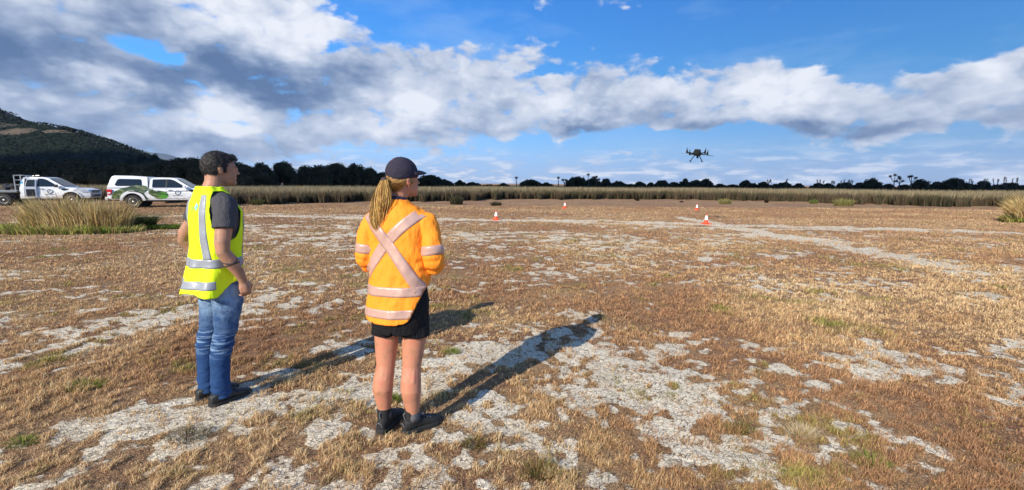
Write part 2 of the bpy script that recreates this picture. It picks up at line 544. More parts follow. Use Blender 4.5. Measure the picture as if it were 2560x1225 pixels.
# ------------------------------------------------------------------ blades
def blades(name, base, h, w, lean, cb, ct, mat, parent=None, curl=.5, rot=None):
    """one mesh of many tapering bent blades. base (n,3) root points, h,w (n), lean (n,2), cb/ct root and tip colours"""
    n = len(base)
    a = RNG.uniform(0, 2 * np.pi, n) if rot is None else rot
    side = np.c_[np.cos(a), np.sin(a), np.zeros(n)] * (w / 2)[:, None]
    up = np.zeros((n, 3)); up[:, 2] = h
    L = np.c_[lean, np.zeros(n)]
    mid = base + up * .55 + L * (.55 * curl)[:, None] if isinstance(curl, np.ndarray) else base + up * .55 + L * .55 * curl
    tip = base + up * (1 - .25 * np.clip(np.hypot(lean[:, 0], lean[:, 1]) / np.maximum(h, 1e-6), 0, 2))[:, None] + L
    V = np.empty((n, 5, 3))
    V[:, 0] = base - side; V[:, 1] = base + side
    V[:, 2] = mid - side * .8; V[:, 3] = mid + side * .8; V[:, 4] = tip
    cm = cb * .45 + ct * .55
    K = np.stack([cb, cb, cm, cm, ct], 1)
    o = (np.arange(n) * 5)[:, None]
    F = np.concatenate([o + np.array([[0, 1, 3]]), o + np.array([[0, 3, 2]]), o + np.array([[2, 3, 4]])])
    me = np_mesh(name, V.reshape(-1, 3), F, cols=np.clip(K.reshape(-1, 3), 0, 1))
    return link_mesh(name, me, mat, parent)


def pick(pal, idx):
    return np.array(pal)[idx]


def make_turf():
    n = 1350000
    lo, hi = 1.75, 31.0
    d = lo * np.exp(RNG.uniform(0, 1, n) * math.log(hi / lo))
    x = (d * 1.26 + .8) * RNG.uniform(-1, 1, n)
    y = d
    b = bareness(x, y)
    P = np.c_[x, y]
    clump = fbm(P * 14, 2, 51, .6)
    micro = fbm(P * 26, 4, 52)
    bb = b + (micro - .5) * .9
    dens = sstep(-bb, -.12, .12) * (.50 + .50 * sstep(clump, .44, .58)) + .045 + .40 * sstep(clump, .57, .66)
    keep = RNG.uniform(0, 1, n) < dens
    # keep away from people's shoes
    for (cx, cy, rr) in ((-.83, 2.66, .10), (-.58, 2.66, .10), (-2.2, 3.08, .1), (-2.02, 3.03, .1)):
        keep &= np.hypot(x - cx, y - cy) > rr
    x, y, d, b, clump, P = x[keep], y[keep], d[keep], b[keep], clump[keep], P[keep]
    n = len(x)
    z = ground_z(x, y)
    tall = fbm(P * 1.1, 3, 61)
    h = (.019 + .032 * sstep(clump, .42, .72) + .02 * sstep(tall, .45, .7)) * RNG.uniform(.55, 1.35, n) * np.where(clump < .46, .6, 1.0)
    h *= np.where(b > -.1, .65, 1.0) * (.85 + .3 * sstep(d, 6, 20))
    w = np.maximum(.0026, .00115 * d) * RNG.uniform(.7, 1.3, n)
    lean = RNG.normal(0, 1, (n, 2)) * (h * .42)[:, None]
    lean[:, 0] += h * .15
    pal = [(.53, .355, .20), (.43, .27, .16), (.66, .49, .28), (.74, .58, .36), (.38, .34, .13), (.28, .30, .09), (.60, .43, .23)]
    n1 = fbm(P * .45, 3, 71) + RNG.normal(0, .10, n)
    n2 = fbm(P * 2.2 + 9, 3, 73) + RNG.normal(0, .07, n)
    idx = np.select([n2 > .82, n2 > .71, n1 < .38, n1 < .46, n1 < .54, n1 < .62], [5, 4, 1, 0, 6, 2], 3)
    c = pick(pal, idx) * np.array([1.05, .94, .86]) * RNG.uniform(.42, 1.45, n)[:, None]
    # further off, the marsh turns from straw to a redder brown
    far = sstep(d, 7, 16)[:, None]
    c = c * (1 - far) + (c * .55 + np.array([.34, .215, .14]) * .45) * far
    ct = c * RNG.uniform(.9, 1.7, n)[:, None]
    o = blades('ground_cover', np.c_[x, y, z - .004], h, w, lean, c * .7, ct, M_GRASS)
    tag(o, 'low brown and straw coloured marsh turf growing between bare clay patches', 'ground cover', kind='stuff')


make_turf()


def make_litter():
    """dark little twigs and dead stems lying on the clay"""
    n = 42000
    d = 1.75 * np.exp(RNG.uniform(0, 1, n) * math.log(12 / 1.75))
    x = d * RNG.uniform(-1.26, 1.26, n)
    y = d
    z = ground_z(x, y) + .003
    L = RNG.uniform(.012, .055, n)
    a = RNG.uniform(0, 2 * np.pi, n)
    w = np.maximum(.0022, .00085 * d)
    D = np.c_[np.cos(a), np.sin(a)]
    Sd = np.c_[-D[:, 1], D[:, 0]] * w[:, None]
    V = np.empty((n, 3, 3))
    V[:, 0, :2] = np.c_[x, y] - Sd; V[:, 1, :2] = np.c_[x, y] + Sd; V[:, 2, :2] = np.c_[x, y] + D * L[:, None]
    V[:, :2, 2] = z[:, None]; V[:, 2, 2] = z + RNG.uniform(.002, .014, n)
    col = np.repeat(pick([(.14, .085, .05), (.22, .14, .08), (.36, .26, .16), (.09, .055, .035)], RNG.integers(0, 4, n)), 3, 0)
    o = link_mesh('dead_stems', np_mesh('dead_stems', V.reshape(-1, 3), np.arange(n * 3).reshape(-1, 3), cols=col), M_GRASS)
    tag(o, 'short dead stems and twigs scattered on the bare clay', 'dead stems', kind='stuff')


make_litter()

# ------------------------------------------------------------------ rush beds
REED_LINE = [px_ground(*p) for p in ((-500, 520), (-200, 508), (60, 502), (300, 503), (520, 510), (600, 512), (760, 508), (1000, 504), (1140, 502), (1300, 498), (1500, 498),
                                     (1700, 499), (1950, 503), (2200, 512), (2350, 516), (2560, 518), (2750, 524))]
RL = np.array(REED_LINE)
RAZ = np.arctan2(RL[:, 0], RL[:, 1])
RR = np.hypot(RL[:, 0], RL[:, 1])


def reed_front(azv):
    return np.interp(azv, RAZ, RR)


def make_rushes():
    n = 80000
    azv = RNG.uniform(RAZ[0], RAZ[-1], n)
    edge = reed_front(azv) + (fbm(np.c_[azv * 60, azv * 0], 3, 81) - .5) * 5.0
    clump = fbm(np.c_[azv * 130, azv * 0 + 3], 2, 83)
    r = edge + RNG.exponential(1.5, n) - .4 + 2.0 * (clump < .40)
    x, y = r * np.sin(azv), r * np.cos(azv)
    hv = fbm(np.c_[x, y] * .7, 3, 85)
    h = (.62 + .42 * hv) * RNG.uniform(.75, 1.15, n)
    w = RNG.uniform(.022, .05, n)
    lean = RNG.normal(0, .12, (n, 2))
    pal = [(.070, .056, .036), (.10, .078, .047), (.055, .055, .028), (.125, .092, .055), (.085, .062, .048)]
    hue = (fbm(np.c_[x, y] * .35, 3, 87) * 7).astype(int) % 5
    c = pick(pal, np.where(RNG.uniform(0, 1, n) < .5, hue, RNG.integers(0, 5, n))) * RNG.uniform(.7, 1.3, n)[:, None]
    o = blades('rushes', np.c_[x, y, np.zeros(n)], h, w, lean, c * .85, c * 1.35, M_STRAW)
    tag(o, 'dark brown rushes along the front edge of the marsh', 'rushes', kind='stuff')
    n = 120000
    azv = RNG.uniform(RAZ[0], RAZ[-1], n)
    r = reed_front(azv) + 1.8 + (fbm(np.c_[azv * 60, azv * 0], 3, 81) - .5) * 5.0 + np.minimum(RNG.exponential(9, n), 90)
    x, y = r * np.sin(azv), r * np.cos(azv)
    hv = fbm(np.c_[x * .25, y * .25], 3, 91)
    h = (1.06 + .30 * hv) * RNG.uniform(.78, 1.10, n)
    w = RNG.uniform(.02, .045, n) * (1 + r / 80)
    lean = RNG.normal(0, .16, (n, 2)); lean[:, 0] += .06
    pal = [(.30, .245, .145), (.36, .29, .18), (.24, .20, .115), (.20, .175, .095), (.31, .245, .15)]
    c = pick(pal, RNG.integers(0, 5, n)) * RNG.uniform(.7, 1.2, n)[:, None]
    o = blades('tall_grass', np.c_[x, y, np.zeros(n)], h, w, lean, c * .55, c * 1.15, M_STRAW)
    tag(o, 'tall straw coloured grass field behind the dark rushes', 'tall grass', kind='stuff')


make_rushes()


def clump_thing(name, label, cat, group, loc, n, rad, h, pal, spread=.5, w=.02, tipc=1.3, part='blades', mat=None, rise=(.7, 1.1)):
    root = empty(name, loc)
    a = RNG.uniform(0, 2 * np.pi, n)
    q = np.sqrt(RNG.uniform(0, 1, n))
    bx, by = np.cos(a) * q * rad[0], np.sin(a) * q * rad[1]
    hh = h * RNG.uniform(*rise, n) * (1 - .3 * q)
    lean = np.c_[np.cos(a) * q, np.sin(a) * q] * (spread * hh)[:, None] + RNG.normal(0, .1, (n, 2)) * hh[:, None]
    c = pick(pal, RNG.integers(0, len(pal), n)) * RNG.uniform(.7, 1.25, n)[:, None]
    blades(part, np.c_[bx, by, np.zeros(n) - .01], hh, np.full(n, w) * RNG.uniform(.6, 1.3, n), lean, c * .75, c * tipc, mat or M_STRAW, root)
    return tag(root, label, cat, group)


# tussocks standing out in front of the rushes
g = 'rush clumps standing in front of the marsh edge'
DK = [(.06, .06, .03), (.09, .075, .045), (.05, .055, .025)]
YL = [(.26, .24, .08), (.33, .27, .12), (.16, .18, .05)]
clump_thing('rush_clump', 'dark rush clump standing alone left of the pale cone, nearest the woman', 'rush clump', g, (*px_ground(1141, 511), 0), 420, (.45, .4), .85, DK, .35, .03)
clump_thing('rush_clump', 'small dark bristly clump between the woman and the leftmost cone', 'rush clump', g, (*px_ground(1240, 514), 0), 260, (.35, .3), .42, DK, .9, .03)
clump_thing('rush_clump', 'yellow green grass clump in front of the rushes, right of the drone', 'grass clump', g, (*px_ground(1812, 510), 0), 300, (.5, .3), .62, YL, .5, .028)
clump_thing('rush_clump', 'tall yellowish clump with a low green skirt before the right rushes', 'grass clump', g, (*px_ground(2108, 515), 0), 420, (.7, .4), .8, YL, .6, .03)
clump_thing('rush_clump', 'small green clump on the bare edge, left of the tall yellowish clump', 'grass clump', g, (*px_ground(2034, 509), 0), 220, (.3, .3), .5, [(.09, .13, .03), (.14, .16, .05)], .4, .03)
clump_thing('rush_clump', 'dark olive clump at the marsh edge just right of the man', 'rush clump', g, (*px_ground(645, 513), 0), 300, (.4, .3), .6, [(.10, .10, .04), (.07, .07, .03)], .4, .03)
for k, (px, py) in enumerate(((1590, 500), (1594, 502), (1404, 500), (1916, 507), (1704, 506))):
    clump_thing('dead_stump', ['dark stubby tuft at the rush edge, left one of a close pair', 'dark stubby tuft at the rush edge, right one of a close pair',
                               'dark stubby tuft at the rush edge above the leftmost far cone', 'dark stubby tuft at the rush edge, far right of the drone',
                               'tiny dark tuft alone on the brown flat below the drone'][k],
                'dead tuft', 'dead dark tufts at the marsh edge', (*px_ground(px, py), 0), 110, (.16, .14), .42 if k < 4 else .2, [(.02, .014, .01), (.035, .025, .015)], .3, .03)

# the big tussock beside the utes
TX, TY = px_ground(170, 580)
tus = empty('grass_tussock', (TX, TY, 0))
tag(tus, 'big straw coloured grass tussock with weedy green base in front of the left ute', 'grass tussock')


def tuft_part(name, cx, cy, n, rx, ry, h, pal, spread, w, tipc, parent, lx=0.0, rise=(.55, 1.1)):
    a = RNG.uniform(0, 2 * np.pi, n)
    q = np.sqrt(RNG.uniform(0, 1, n))
    u, v = np.cos(a) * q, np.sin(a) * q
    hh = h * RNG.uniform(*rise, n) * (1 - .35 * np.abs(u) ** 3) * (.45 + 1.1 * fbm(np.c_[(cx + u * rx) * 2.6, (cy + v * ry) * 2.6 + h * 9], 3, 131))
    lean = np.c_[u, v] * (spread * hh)[:, None] + RNG.normal(0, .12, (n, 2)) * hh[:, None]
    lean[:, 0] += lx * hh
    hue = np.clip((fbm(np.c_[(cx + u * rx) * 2, (cy + v * ry) * 2 + h * 5], 3, 133) - .22) / .56 * len(pal), 0, len(pal) - 1).astype(int)
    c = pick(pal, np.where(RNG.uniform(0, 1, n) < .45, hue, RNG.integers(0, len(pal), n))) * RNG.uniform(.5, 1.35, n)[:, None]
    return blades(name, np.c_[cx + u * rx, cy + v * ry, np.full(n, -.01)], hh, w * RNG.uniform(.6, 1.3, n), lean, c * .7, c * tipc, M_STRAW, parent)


STR = [(.72, .56, .27), (.80, .64, .34), (.60, .44, .19), (.50, .44, .16), (.62, .40, .17), (.34, .19, .09)]
GRN = [(.20, .27, .05), (.12, .17, .03), (.32, .34, .08), (.42, .38, .12), (.50, .38, .16), (.30, .20, .09)]
tuft_part('straw_stems', -.1, .45, 5600, 1.7, .55, .98, STR, .28, .020, 1.15, tus, rise=(.35, 1.15))
tuft_part('seed_heads', -.1, .45, 700, 1.5, .5, 1.02, [(.22, .12, .06), (.42, .32, .18), (.3, .18, .1)], .3, .022, 1.0, tus, rise=(.8, 1.12))
tuft_part('weedy_base', -.35, .05, 5600, 2.6, .95, .30, GRN, .5, .03, 1.3, tus)
sed = empty('grass_tussock', (*px_ground(318, 572), 0))
tag(sed, 'dark green drooping sedge tuft joined to the right of the straw tussock', 'grass tussock')
tuft_part('sedge_blades', 0, 0, 3000, .75, .5, .62, [(.10, .125, .035), (.14, .15, .05), (.07, .09, .03), (.22, .2, .09)], .95, .016, 1.4, sed, lx=.35)
wd = empty('green_weed', (*px_ground(385, 572), 0))
tag(wd, 'low bright green weed patch at the right end of the tussocks', 'weed')
tuft_part('leaves', 0, 0, 2200, .85, .35, .20, [(.10, .17, .025), (.15, .21, .04), (.08, .12, .02)], .7, .03, 1.3, wd)
for dx, hh, lx in ((-1.75, 1.0, -.35), (-1.9, .8, -.5), (1.45, 1.25, .0)):
    tuft_part('long_stem', dx, .4, 4, .1, .1, hh, [(.5, .4, .22)], .2, .016, 1.1, tus, lx=lx, rise=(.9, 1.1))
# the tussock cut by the right edge
rt = empty('grass_tussock', (*px_ground(2590, 556), 0))
tag(rt, 'straw coloured tussock with green base cut by the right picture edge', 'grass tussock')
tuft_part('straw_stems', 0, 0, 2600, 1.0, .7, 1.25, STR, .42, .03, 1.15, rt, lx=-.12)
tuft_part('green_base', 0, -.1, 2600, 1.5, .8, .42, GRN, .5, .04, 1.2, rt)
tuft_part('drooping_stem', -.8, 0, 40, .3, .3, .6, [(.35, .28, .18)], .4, .03, 1.1, rt, lx=-1.6)
# small green and straw tufts in the foreground turf
TUFTS = [(215, 968, .16, .12, 0, 'bright yellow green tuft with straw stems in the turf left of the man'), (1345, 1185, .12, .13, 1, 'green and russet tuft at the bottom of the picture, right of the boots'),
         (2178, 1160, .11, .11, 0, 'vivid green tuft in the lower right turf'), (715, 955, .10, .13, 2, 'pale straw tuft on the man\'s leg shadow'),
         (470, 1090, .16, .10, 3, 'dull brown wispy tuft on the clay below the man'), (1185, 1112, .09, .09, 1, 'green tuft on the clay just right of the walking boots'),
         (1128, 885, .09, .12, 0, 'green tuft near the woman\'s right calf'), (2005, 1085, .12, .12, 2, 'pale dead grass tuft on the right of the foreground'),
         (985, 1000, .08, .10, 0, 'green tuft between the woman\'s ankles'), (55, 1110, .1, .09, 0, 'green tuft at the lower left edge'), (1850, 1075, .11, .11, 1, 'green and russet tuft beside the pale dead tuft')]
for (px, py, rad, h, k, lab) in TUFTS:
    pal = [[(.14, .20, .03), (.20, .25, .04), (.38, .30, .12)], [(.15, .17, .03), (.22, .12, .06), (.28, .2, .08)], [(.45, .36, .22), (.55, .45, .3)], [(.17, .14, .08), (.25, .2, .12)]][k]
    clump_thing('grass_tuft', lab, 'grass tuft', 'small tufts in the foreground turf', (*px_ground(px, py), 0), 260, (rad * .8, rad * .55), h * .75, pal, .9, .004, 1.3)

# ------------------------------------------------------------------ trees
M_BARK = simple('bark', (.055, .045, .035), .9, .3, 3)


def leafmass(cents, radii, n, size, pal, core=True):
    """leaf clumps through the volume of several lobes; returns V, F, colours"""
    cents, radii = np.array(cents, float), np.array(radii, float)
    wgt = radii.prod(1) ** (2 / 3)
    li = RNG.choice(len(cents), n, p=wgt / wgt.sum())
    d = RNG.normal(0, 1, (n, 3)); d /= np.linalg.norm(d, axis=1)[:, None]
    d[:, 2] = np.where(d[:, 2] < -.3, -d[:, 2], d[:, 2])
    lump = vnoise(d * 2.6 + li[:, None] * 7.1, 5)
    r = RNG.uniform(.62, 1.0, n) ** .5 * (.78 + .42 * lump)
    p = cents[li] + d * radii[li] * r[:, None]
    p[:, 2] = np.maximum(p[:, 2], .05)
    nrm = d + RNG.normal(0, .55, (n, 3)); nrm /= np.linalg.norm(nrm, axis=1)[:, None]
    t = np.cross(nrm, RNG.normal(0, 1, (n, 3))); t /= np.linalg.norm(t, axis=1)[:, None]
    bt = np.cross(nrm, t)
    s = size * RNG.uniform(.5, 1.3, n)[:, None]
    V = np.stack([p - t * s * .5, p - bt * s * .35, p + t * s * .6, p + bt * s * .35], 1).reshape(-1, 3)
    F = np.arange(n * 4).reshape(-1, 4)
    shade = .65 + .7 * vnoise(p * 1.2, 9)
    c = pick(pal, RNG.integers(0, len(pal), n)) * (shade * RNG.uniform(.75, 1.25, n))[:, None]
    K = np.repeat(c, 4, 0)
    if core:
        # solid inner mass so that the crown does not go transparent
        bm = bmesh.new()
        for cc, rr in zip(cents, radii):
            bmesh.ops.create_icosphere(bm, subdivisions=2, radius=1, matrix=Matrix.Translation(cc) @ Matrix.Diagonal((*(rr * .80), 1)))
        cv = np.array([v.co[:] for v in bm.verts]); cv[:, 2] = np.maximum(cv[:, 2], .0)
        cv += (np.c_[vnoise(cv * 1.5, 1), vnoise(cv * 1.5, 2), vnoise(cv * 1.5, 3)] - .5) * .3 * radii.mean() * .6
        bm.verts.ensure_lookup_table()
        cf = np.array([[v.index for v in f.verts] + [f.verts[2].index] for f in bm.faces])
        bm.free()
        F = np.r_[F, cf + len(V)]
        V = np.r_[V, cv]
        K = np.r_[K, np.tile(np.array(pal).mean(0) * .7, (len(cv), 1))]
    return V, F, K


def fix_tris(name, V, F, K):
    """quads whose last index repeats are triangles"""
    me = bpy.data.meshes.new(name)
    tri = F[:, 2] == F[:, 3]
    tot = np.where(tri, 3, 4)
    loops = F.ravel()[~(np.c_[np.zeros((len(F), 3), bool), tri].ravel())]
    me.vertices.add(len(V)); me.vertices.foreach_set('co', np.ascontiguousarray(V, np.float32).ravel())
    me.loops.add(len(loops)); me.loops.foreach_set('vertex_index', loops.astype(np.int32))
    me.polygons.add(len(F))
    me.polygons.foreach_set('loop_start', np.r_[0, np.cumsum(tot)[:-1]].astype(np.int32))
    me.polygons.foreach_set('loop_total', tot.astype(np.int32))
    me.update(calc_edges=True)
    a = me.color_attributes.new('col', 'FLOAT_COLOR', 'POINT')
    a.data.foreach_set('color', np.c_[K, np.ones(len(K))].astype(np.float32).ravel())
    return me


def tube_verts(pts, rad, seg=7):
    """tapering tube through pts; returns V, F(quads)"""
    pts = [Vector(p) for p in pts]
    V, F = [], []
    ref = Vector((0, 1, 0.01))
    for i, p in enumerate(pts):
        t = (pts[min(i + 1, len(pts) - 1)] - pts[max(i - 1, 0)]).normalized()
        u = t.cross(ref if abs(t.dot(ref)) < .9 else Vector((1, 0, 0))).normalized()
        v = t.cross(u)
        for k in range(seg):
            a = 2 * math.pi * k / seg
            V.append(p + (u * math.cos(a) + v * math.sin(a)) * rad[i])
    for i in range(len(pts) - 1):
        for k in range(seg):
            F.append([i * seg + k, i * seg + (k + 1) % seg, (i + 1) * seg + (k + 1) % seg, (i + 1) * seg + k])
    V.append(pts[0]); V.append(pts[-1])
    for k in range(seg):
        F.append([len(V) - 2, (k + 1) % seg, k, k])
        b0 = (len(pts) - 1) * seg
        F.append([len(V) - 1, b0 + k, b0 + (k + 1) % seg, b0 + (k + 1) % seg])
    return V, F


class MB:
    """collects simple shapes into ONE mesh"""
    def __init__(self):
        self.V, self.F = [], []

    def add(self, V, F):
        o = len(self.V)
        self.V += [Vector(v) for v in V]
        for f in F:
            g_ = []
            for i in f:
                if not g_ or (i + o != g_[-1] and i + o != g_[0]):
                    g_.append(i + o)
            if len(g_) >= 3:
                self.F.append(g_)
        return self

    def tube(self, pts, rad, seg=8):
        if not isinstance(rad, (list, tuple)):
            rad = [rad] * len(pts)
        return self.add(*tube_verts(pts, rad, seg))

    def box(self, c, s, rz=0.0, taper=1.0):
        V = []
        for z in (-1, 1):
            k = taper if z > 0 else 1
            for x, y in ((-1, -1), (1, -1), (1, 1), (-1, 1)):
                V.append(Matrix.Rotation(rz, 3, 'Z') @ Vector((x * s[0] / 2 * k, y * s[1] / 2 * k, z * s[2] / 2)) + Vector(c))
        return self.add(V, [(3, 2, 1, 0), (4, 5, 6, 7), (0, 1, 5, 4), (1, 2, 6, 5), (2, 3, 7, 6), (3, 0, 4, 7)])

    def lathe(self, prof, seg=24, M=None):
        """prof: list of (r, z) bottom to top"""
        V, F = [], []
        for r, z in prof:
            for k in range(seg):
                a = 2 * math.pi * k / seg
                V.append(Vector((r * math.cos(a), r * math.sin(a), z)))
        for i in range(len(prof) - 1):
            for k in range(seg):
                F.append((i * seg + k, i * seg + (k + 1) % seg, (i + 1) * seg + (k + 1) % seg, (i + 1) * seg + k))
        F.append(tuple(range(seg))[::-1]); F.append(tuple((len(prof) - 1) * seg + k for k in range(seg)))
        if M is not None:
            V = [M @ v for v in V]
        return self.add(V, F)

    def ell(self, c, r, M=None, sub=3):
        bm = bmesh.new()
        bmesh.ops.create_icosphere(bm, subdivisions=sub, radius=1)
        R = M or Matrix.Identity(3)
        V = [R @ Vector((v.co.x * r[0], v.co.y * r[1], v.co.z * r[2])) + Vector(c) for v in bm.verts]
        F = [[v.index for v in f.verts] for f in bm.faces]
        bm.free()
        return self.add(V, F)

    def rings(self, rings):
        """closed loft of equal-length vertex rings"""
        n = len(rings[0])
        V = [v for r in rings for v in r]
        F = []
        for i in range(len(rings) - 1):
            for k in range(n):
                F.append((i * n + k, i * n + (k + 1) % n, (i + 1) * n + (k + 1) % n, (i + 1) * n + k))
        F.append(tuple(range(n))[::-1]); F.append(tuple((len(rings) - 1) * n + k for k in range(n)))
        return self.add(V, F)

    def mesh(self, name='m'):
        me = bpy.data.meshes.new(name)
        me.from_pydata([v[:] for v in self.V], [], self.F)
        me.validate(); me.update()
        return me

    def build(self, name, mats, parent=None, smooth=False, bevel=0.0, fixn=True):
        me = self.mesh(name)
        if fixn or bevel:
            bm = bmesh.new(); bm.from_mesh(me)
            bmesh.ops.recalc_face_normals(bm, faces=bm.faces)
            bm.to_mesh(me); bm.free()
        o = link_mesh(name, me, mats, parent, smooth)
        if bevel:
            md = o.modifiers.new('bevel', 'BEVEL'); md.width = bevel; md.segments = 2; md.limit_method = 'ANGLE'; md.angle_limit = math.radians(35)
        return o


DKG = [(.020, .030, .013), (.028, .036, .015), (.014, .022, .010), (.036, .040, .018)]
DKB = [(.034, .038, .018), (.052, .046, .023), (.020, .025, .013), (.066, .054, .028)]
GG = 'coastal trees standing along the far side of the marsh'


def shrub_tree(px, ytop, hw, Y, label, n=1500, pal=DKG, size=.36, flat=1.0):
    x, _, ztop = px_at(px, ytop, Y)
    rx = hw / FPX * Y
    root = empty('coastal_tree', (x, Y, 0))
    nl = 3 + int(rx / 1.1)
    cents, rad = [], []
    for i in range(nl):
        fx = (i + .5) / nl * 2 - 1
        fx += RNG.uniform(-.12, .12)
        topz = ztop * (1 - .42 * abs(fx) ** 2.2) * RNG.uniform(.86, 1.0)
        rz = topz * RNG.uniform(.32, .45)
        cents.append((fx * rx * .8, RNG.uniform(-.4, .4) * rx, topz - rz * .95)); rad.append((max(.5, rx / nl * 1.9), max(.6, rx * .45), rz))
        cents.append((fx * rx * .85, RNG.uniform(-.4, .4) * rx, topz * .3)); rad.append((max(.5, rx / nl * 1.7), max(.6, rx * .5), topz * .38))
    cents.append((0, 0, ztop * .72)); rad.append((rx * .45, rx * .4, ztop * .27))
    V, F, K = leafmass(cents, rad, n, size, pal)
    link_mesh('crown', fix_tris('crown', V, F, K), M_LEAF, root)
    mb = MB()
    mb.tube([(0, 0, -.1), (.1, 0, ztop * .3), (-.05, .1, ztop * .6)], [.22, .16, .06])
    for s in (-1, 1):
        mb.tube([(0.05, 0, ztop * .25), (s * rx * .3, 0, ztop * .42), (s * rx * .55, .1, ztop * .6)], [.14, .09, .04])
    mb.build('trunk', M_BARK, root)
    return tag(root, label, 'tree', GG)


def cabbage_tree(px, ytop, Y, label, heads=3, spread=1.3, hgt=None):
    x, _, ztop = px_at(px, ytop, Y)
    root = empty('cabbage_tree', (x, Y, 0))
    mb = MB()
    mb.tube([(0, 0, -.1), (.08, 0, ztop * .35), (0, 0, ztop * .55)], [.20, .15, .13])
    pts = []
    for i in range(heads):
        f = 0 if heads == 1 else i / (heads - 1) * 2 - 1
        e = Vector((f * spread, RNG.uniform(-.3, .3), ztop - .55 - abs(f) * RNG.uniform(.1, .9)))
        mb.tube([(0, 0, ztop * .5), (e.x * .55, e.y * .5, ztop * .62), e], [.12, .09, .07])
        pts.append(e)
    mb.build('trunk', M_BARK, root)
    n = 150 * heads
    B = np.array([pts[i % heads][:] for i in range(n)])
    d = RNG.normal(0, 1, (n, 3)); d /= np.linalg.norm(d, axis=1)[:, None]
    d[:, 2] = d[:, 2] * .8 + .15
    L = RNG.uniform(.5, .85, n)
    t = np.cross(d, RNG.normal(0, 1, (n, 3))); t /= np.linalg.norm(t, axis=1)[:, None]
    V = np.stack([B - t * .06, B + t * .06, B + d * L[:, None] + np.array([0, 0, -.12])], 1).reshape(-1, 3)
    c = np.repeat(pick(DKG, RNG.integers(0, 4, n)) * 1.1, 3, 0)
    link_mesh('crown', np_mesh('crown', V, np.arange(n * 3).reshape(-1, 3), cols=c), M_LEAF, root)
    return tag(root, label, 'tree', 'cabbage trees on the skyline')


def flax(px, ytop, Y, label, stalks=4):
    x, _, ztop = px_at(px, ytop, Y)
    root = empty('flax_plant', (x, Y, 0))
    n = 120
    a = RNG.uniform(0, 2 * np.pi, n)
    hh = RNG.uniform(1.2, 2.0, n)
    c = pick(DKG, RNG.integers(0, 4, n)) * 1.3
    blades('leaves', np.c_[np.cos(a), np.sin(a), np.zeros(n)] * .3, hh, np.full(n, .10), np.c_[np.cos(a), np.sin(a)] * (hh * .45)[:, None], c, c * 1.2, M_LEAF, root)
    mb = MB()
    for i in range(stalks):
        bx = RNG.uniform(-1.3, 1.3)
        tz = ztop * RNG.uniform(.82, 1.0)
        lx = RNG.uniform(-.5, .7)
        mb.tube([(bx * .3, 0, 0), (bx, 0, tz * .6), (bx + lx, .1, tz)], [.08, .07, .05], 5)
        for k in range(6):
            q = .72 + .045 * k
            mb.tube([(bx + lx * (q - .55) * 2, .05, tz * q), (bx + lx * (q - .55) * 2 + (.25 if k % 2 else -.25), .05, tz * q + .16)], [.10, .06], 4)
    mb.build('flower_stalks', M_BARK, root)
    return tag(root, label, 'flax', 'flax plants with tall flower stalks on the right skyline')


CEN = [(652, 405, 30, 100, 'left end tree of the dark hump between the man and the woman'), (705, 402, 44, 105, 'tallest broad tree of the dark hump, right after its left end'),
       (765, 413, 32, 100, 'low rounded tree in the dip of the dark hump'), (800, 411, 26, 96, 'small tree at the foot of the second dome of the hump'),
       (842, 404, 42, 105, 'second broad dome of the dark hump'), (886, 408, 32, 102, 'tree on the right shoulder of the second dome'),
       (922, 418, 28, 100, 'sloping tree just left of the cap'), (958, 430, 34, 98, 'low tree hidden partly by the woman\'s cap'), (1000, 434, 30, 98, 'low tree behind the woman\'s head'),
       (1072, 436, 36, 110, 'green sunlit bush just right of the cap peak'), (1108, 448, 22, 110, 'small bush at the tail of the hump, right of the woman'), (615, 425, 24, 100, 'low tree right behind the man\'s face')]
for px, yt, hw, Y, lab in CEN:
    shrub_tree(px, yt, hw * 1.3, Y, lab, n=4200, pal=DKB if px < 1050 else DKG, size=.34)
RGT = [(1150, 450, 14), (1180, 455, 22), (1222, 461, 24), (1258, 458, 14), (1325, 448, 30), (1366, 456, 16), (1443, 440, 36), (1482, 444, 24), (1515, 446, 15), (1546, 452, 24), (1576, 460, 18),
       (1600, 454, 18), (1627, 456, 9), (1658, 450, 22), (1686, 455, 24), (1713, 446, 12), (1740, 449, 20), (1767, 446, 17), (1800, 459, 20), (1832, 461, 16), (1864, 450, 14),
       (1884, 458, 15), (1910, 454, 17), (1940, 459, 16), (1962, 455, 20), (1998, 458, 15), (2045, 457, 22), (2070, 458, 15), (2112, 455, 20), (2150, 456, 20), (2182, 445, 26), (2222, 459, 18),
       (2262, 461, 16), (2300, 447, 24), (2345, 453, 24), (2384, 444, 30), (2424, 458, 18), (2458, 452, 24), (2494, 461, 16), (2532, 455, 24), (2570, 462, 24)]
WORDS = {1325: 'long low bush on the skyline right of the woman', 1443: 'large dark dome of trees left of the drone, with cabbage trees beside it', 1482: 'right half of the large dome left of the drone',
         1713: 'flat topped tree under the drone, on the left', 1740: 'wide dark bush directly below the drone', 1767: 'spiky rounded tree just right of the drone', 2182: 'tall rounded dark tree left of the forked cabbage tree',
         2300: 'rounded tree below the leaning cabbage tree', 2384: 'broadest tree on the right skyline', 2458: 'low wide tree second from the right edge group', 2532: 'rounded tree near the right picture edge',
         1515: 'small pointed bush beside the large dome', 1864: 'small round tree alone right of the drone', 1658: 'bushy tree left of the flat topped tree'}
for i, (px, yt, hw) in enumerate(RGT):
    shrub_tree(px, yt, hw, 150, WORDS.get(px, 'low dark bush in the skyline row beyond the marsh'), n=900, size=.5)
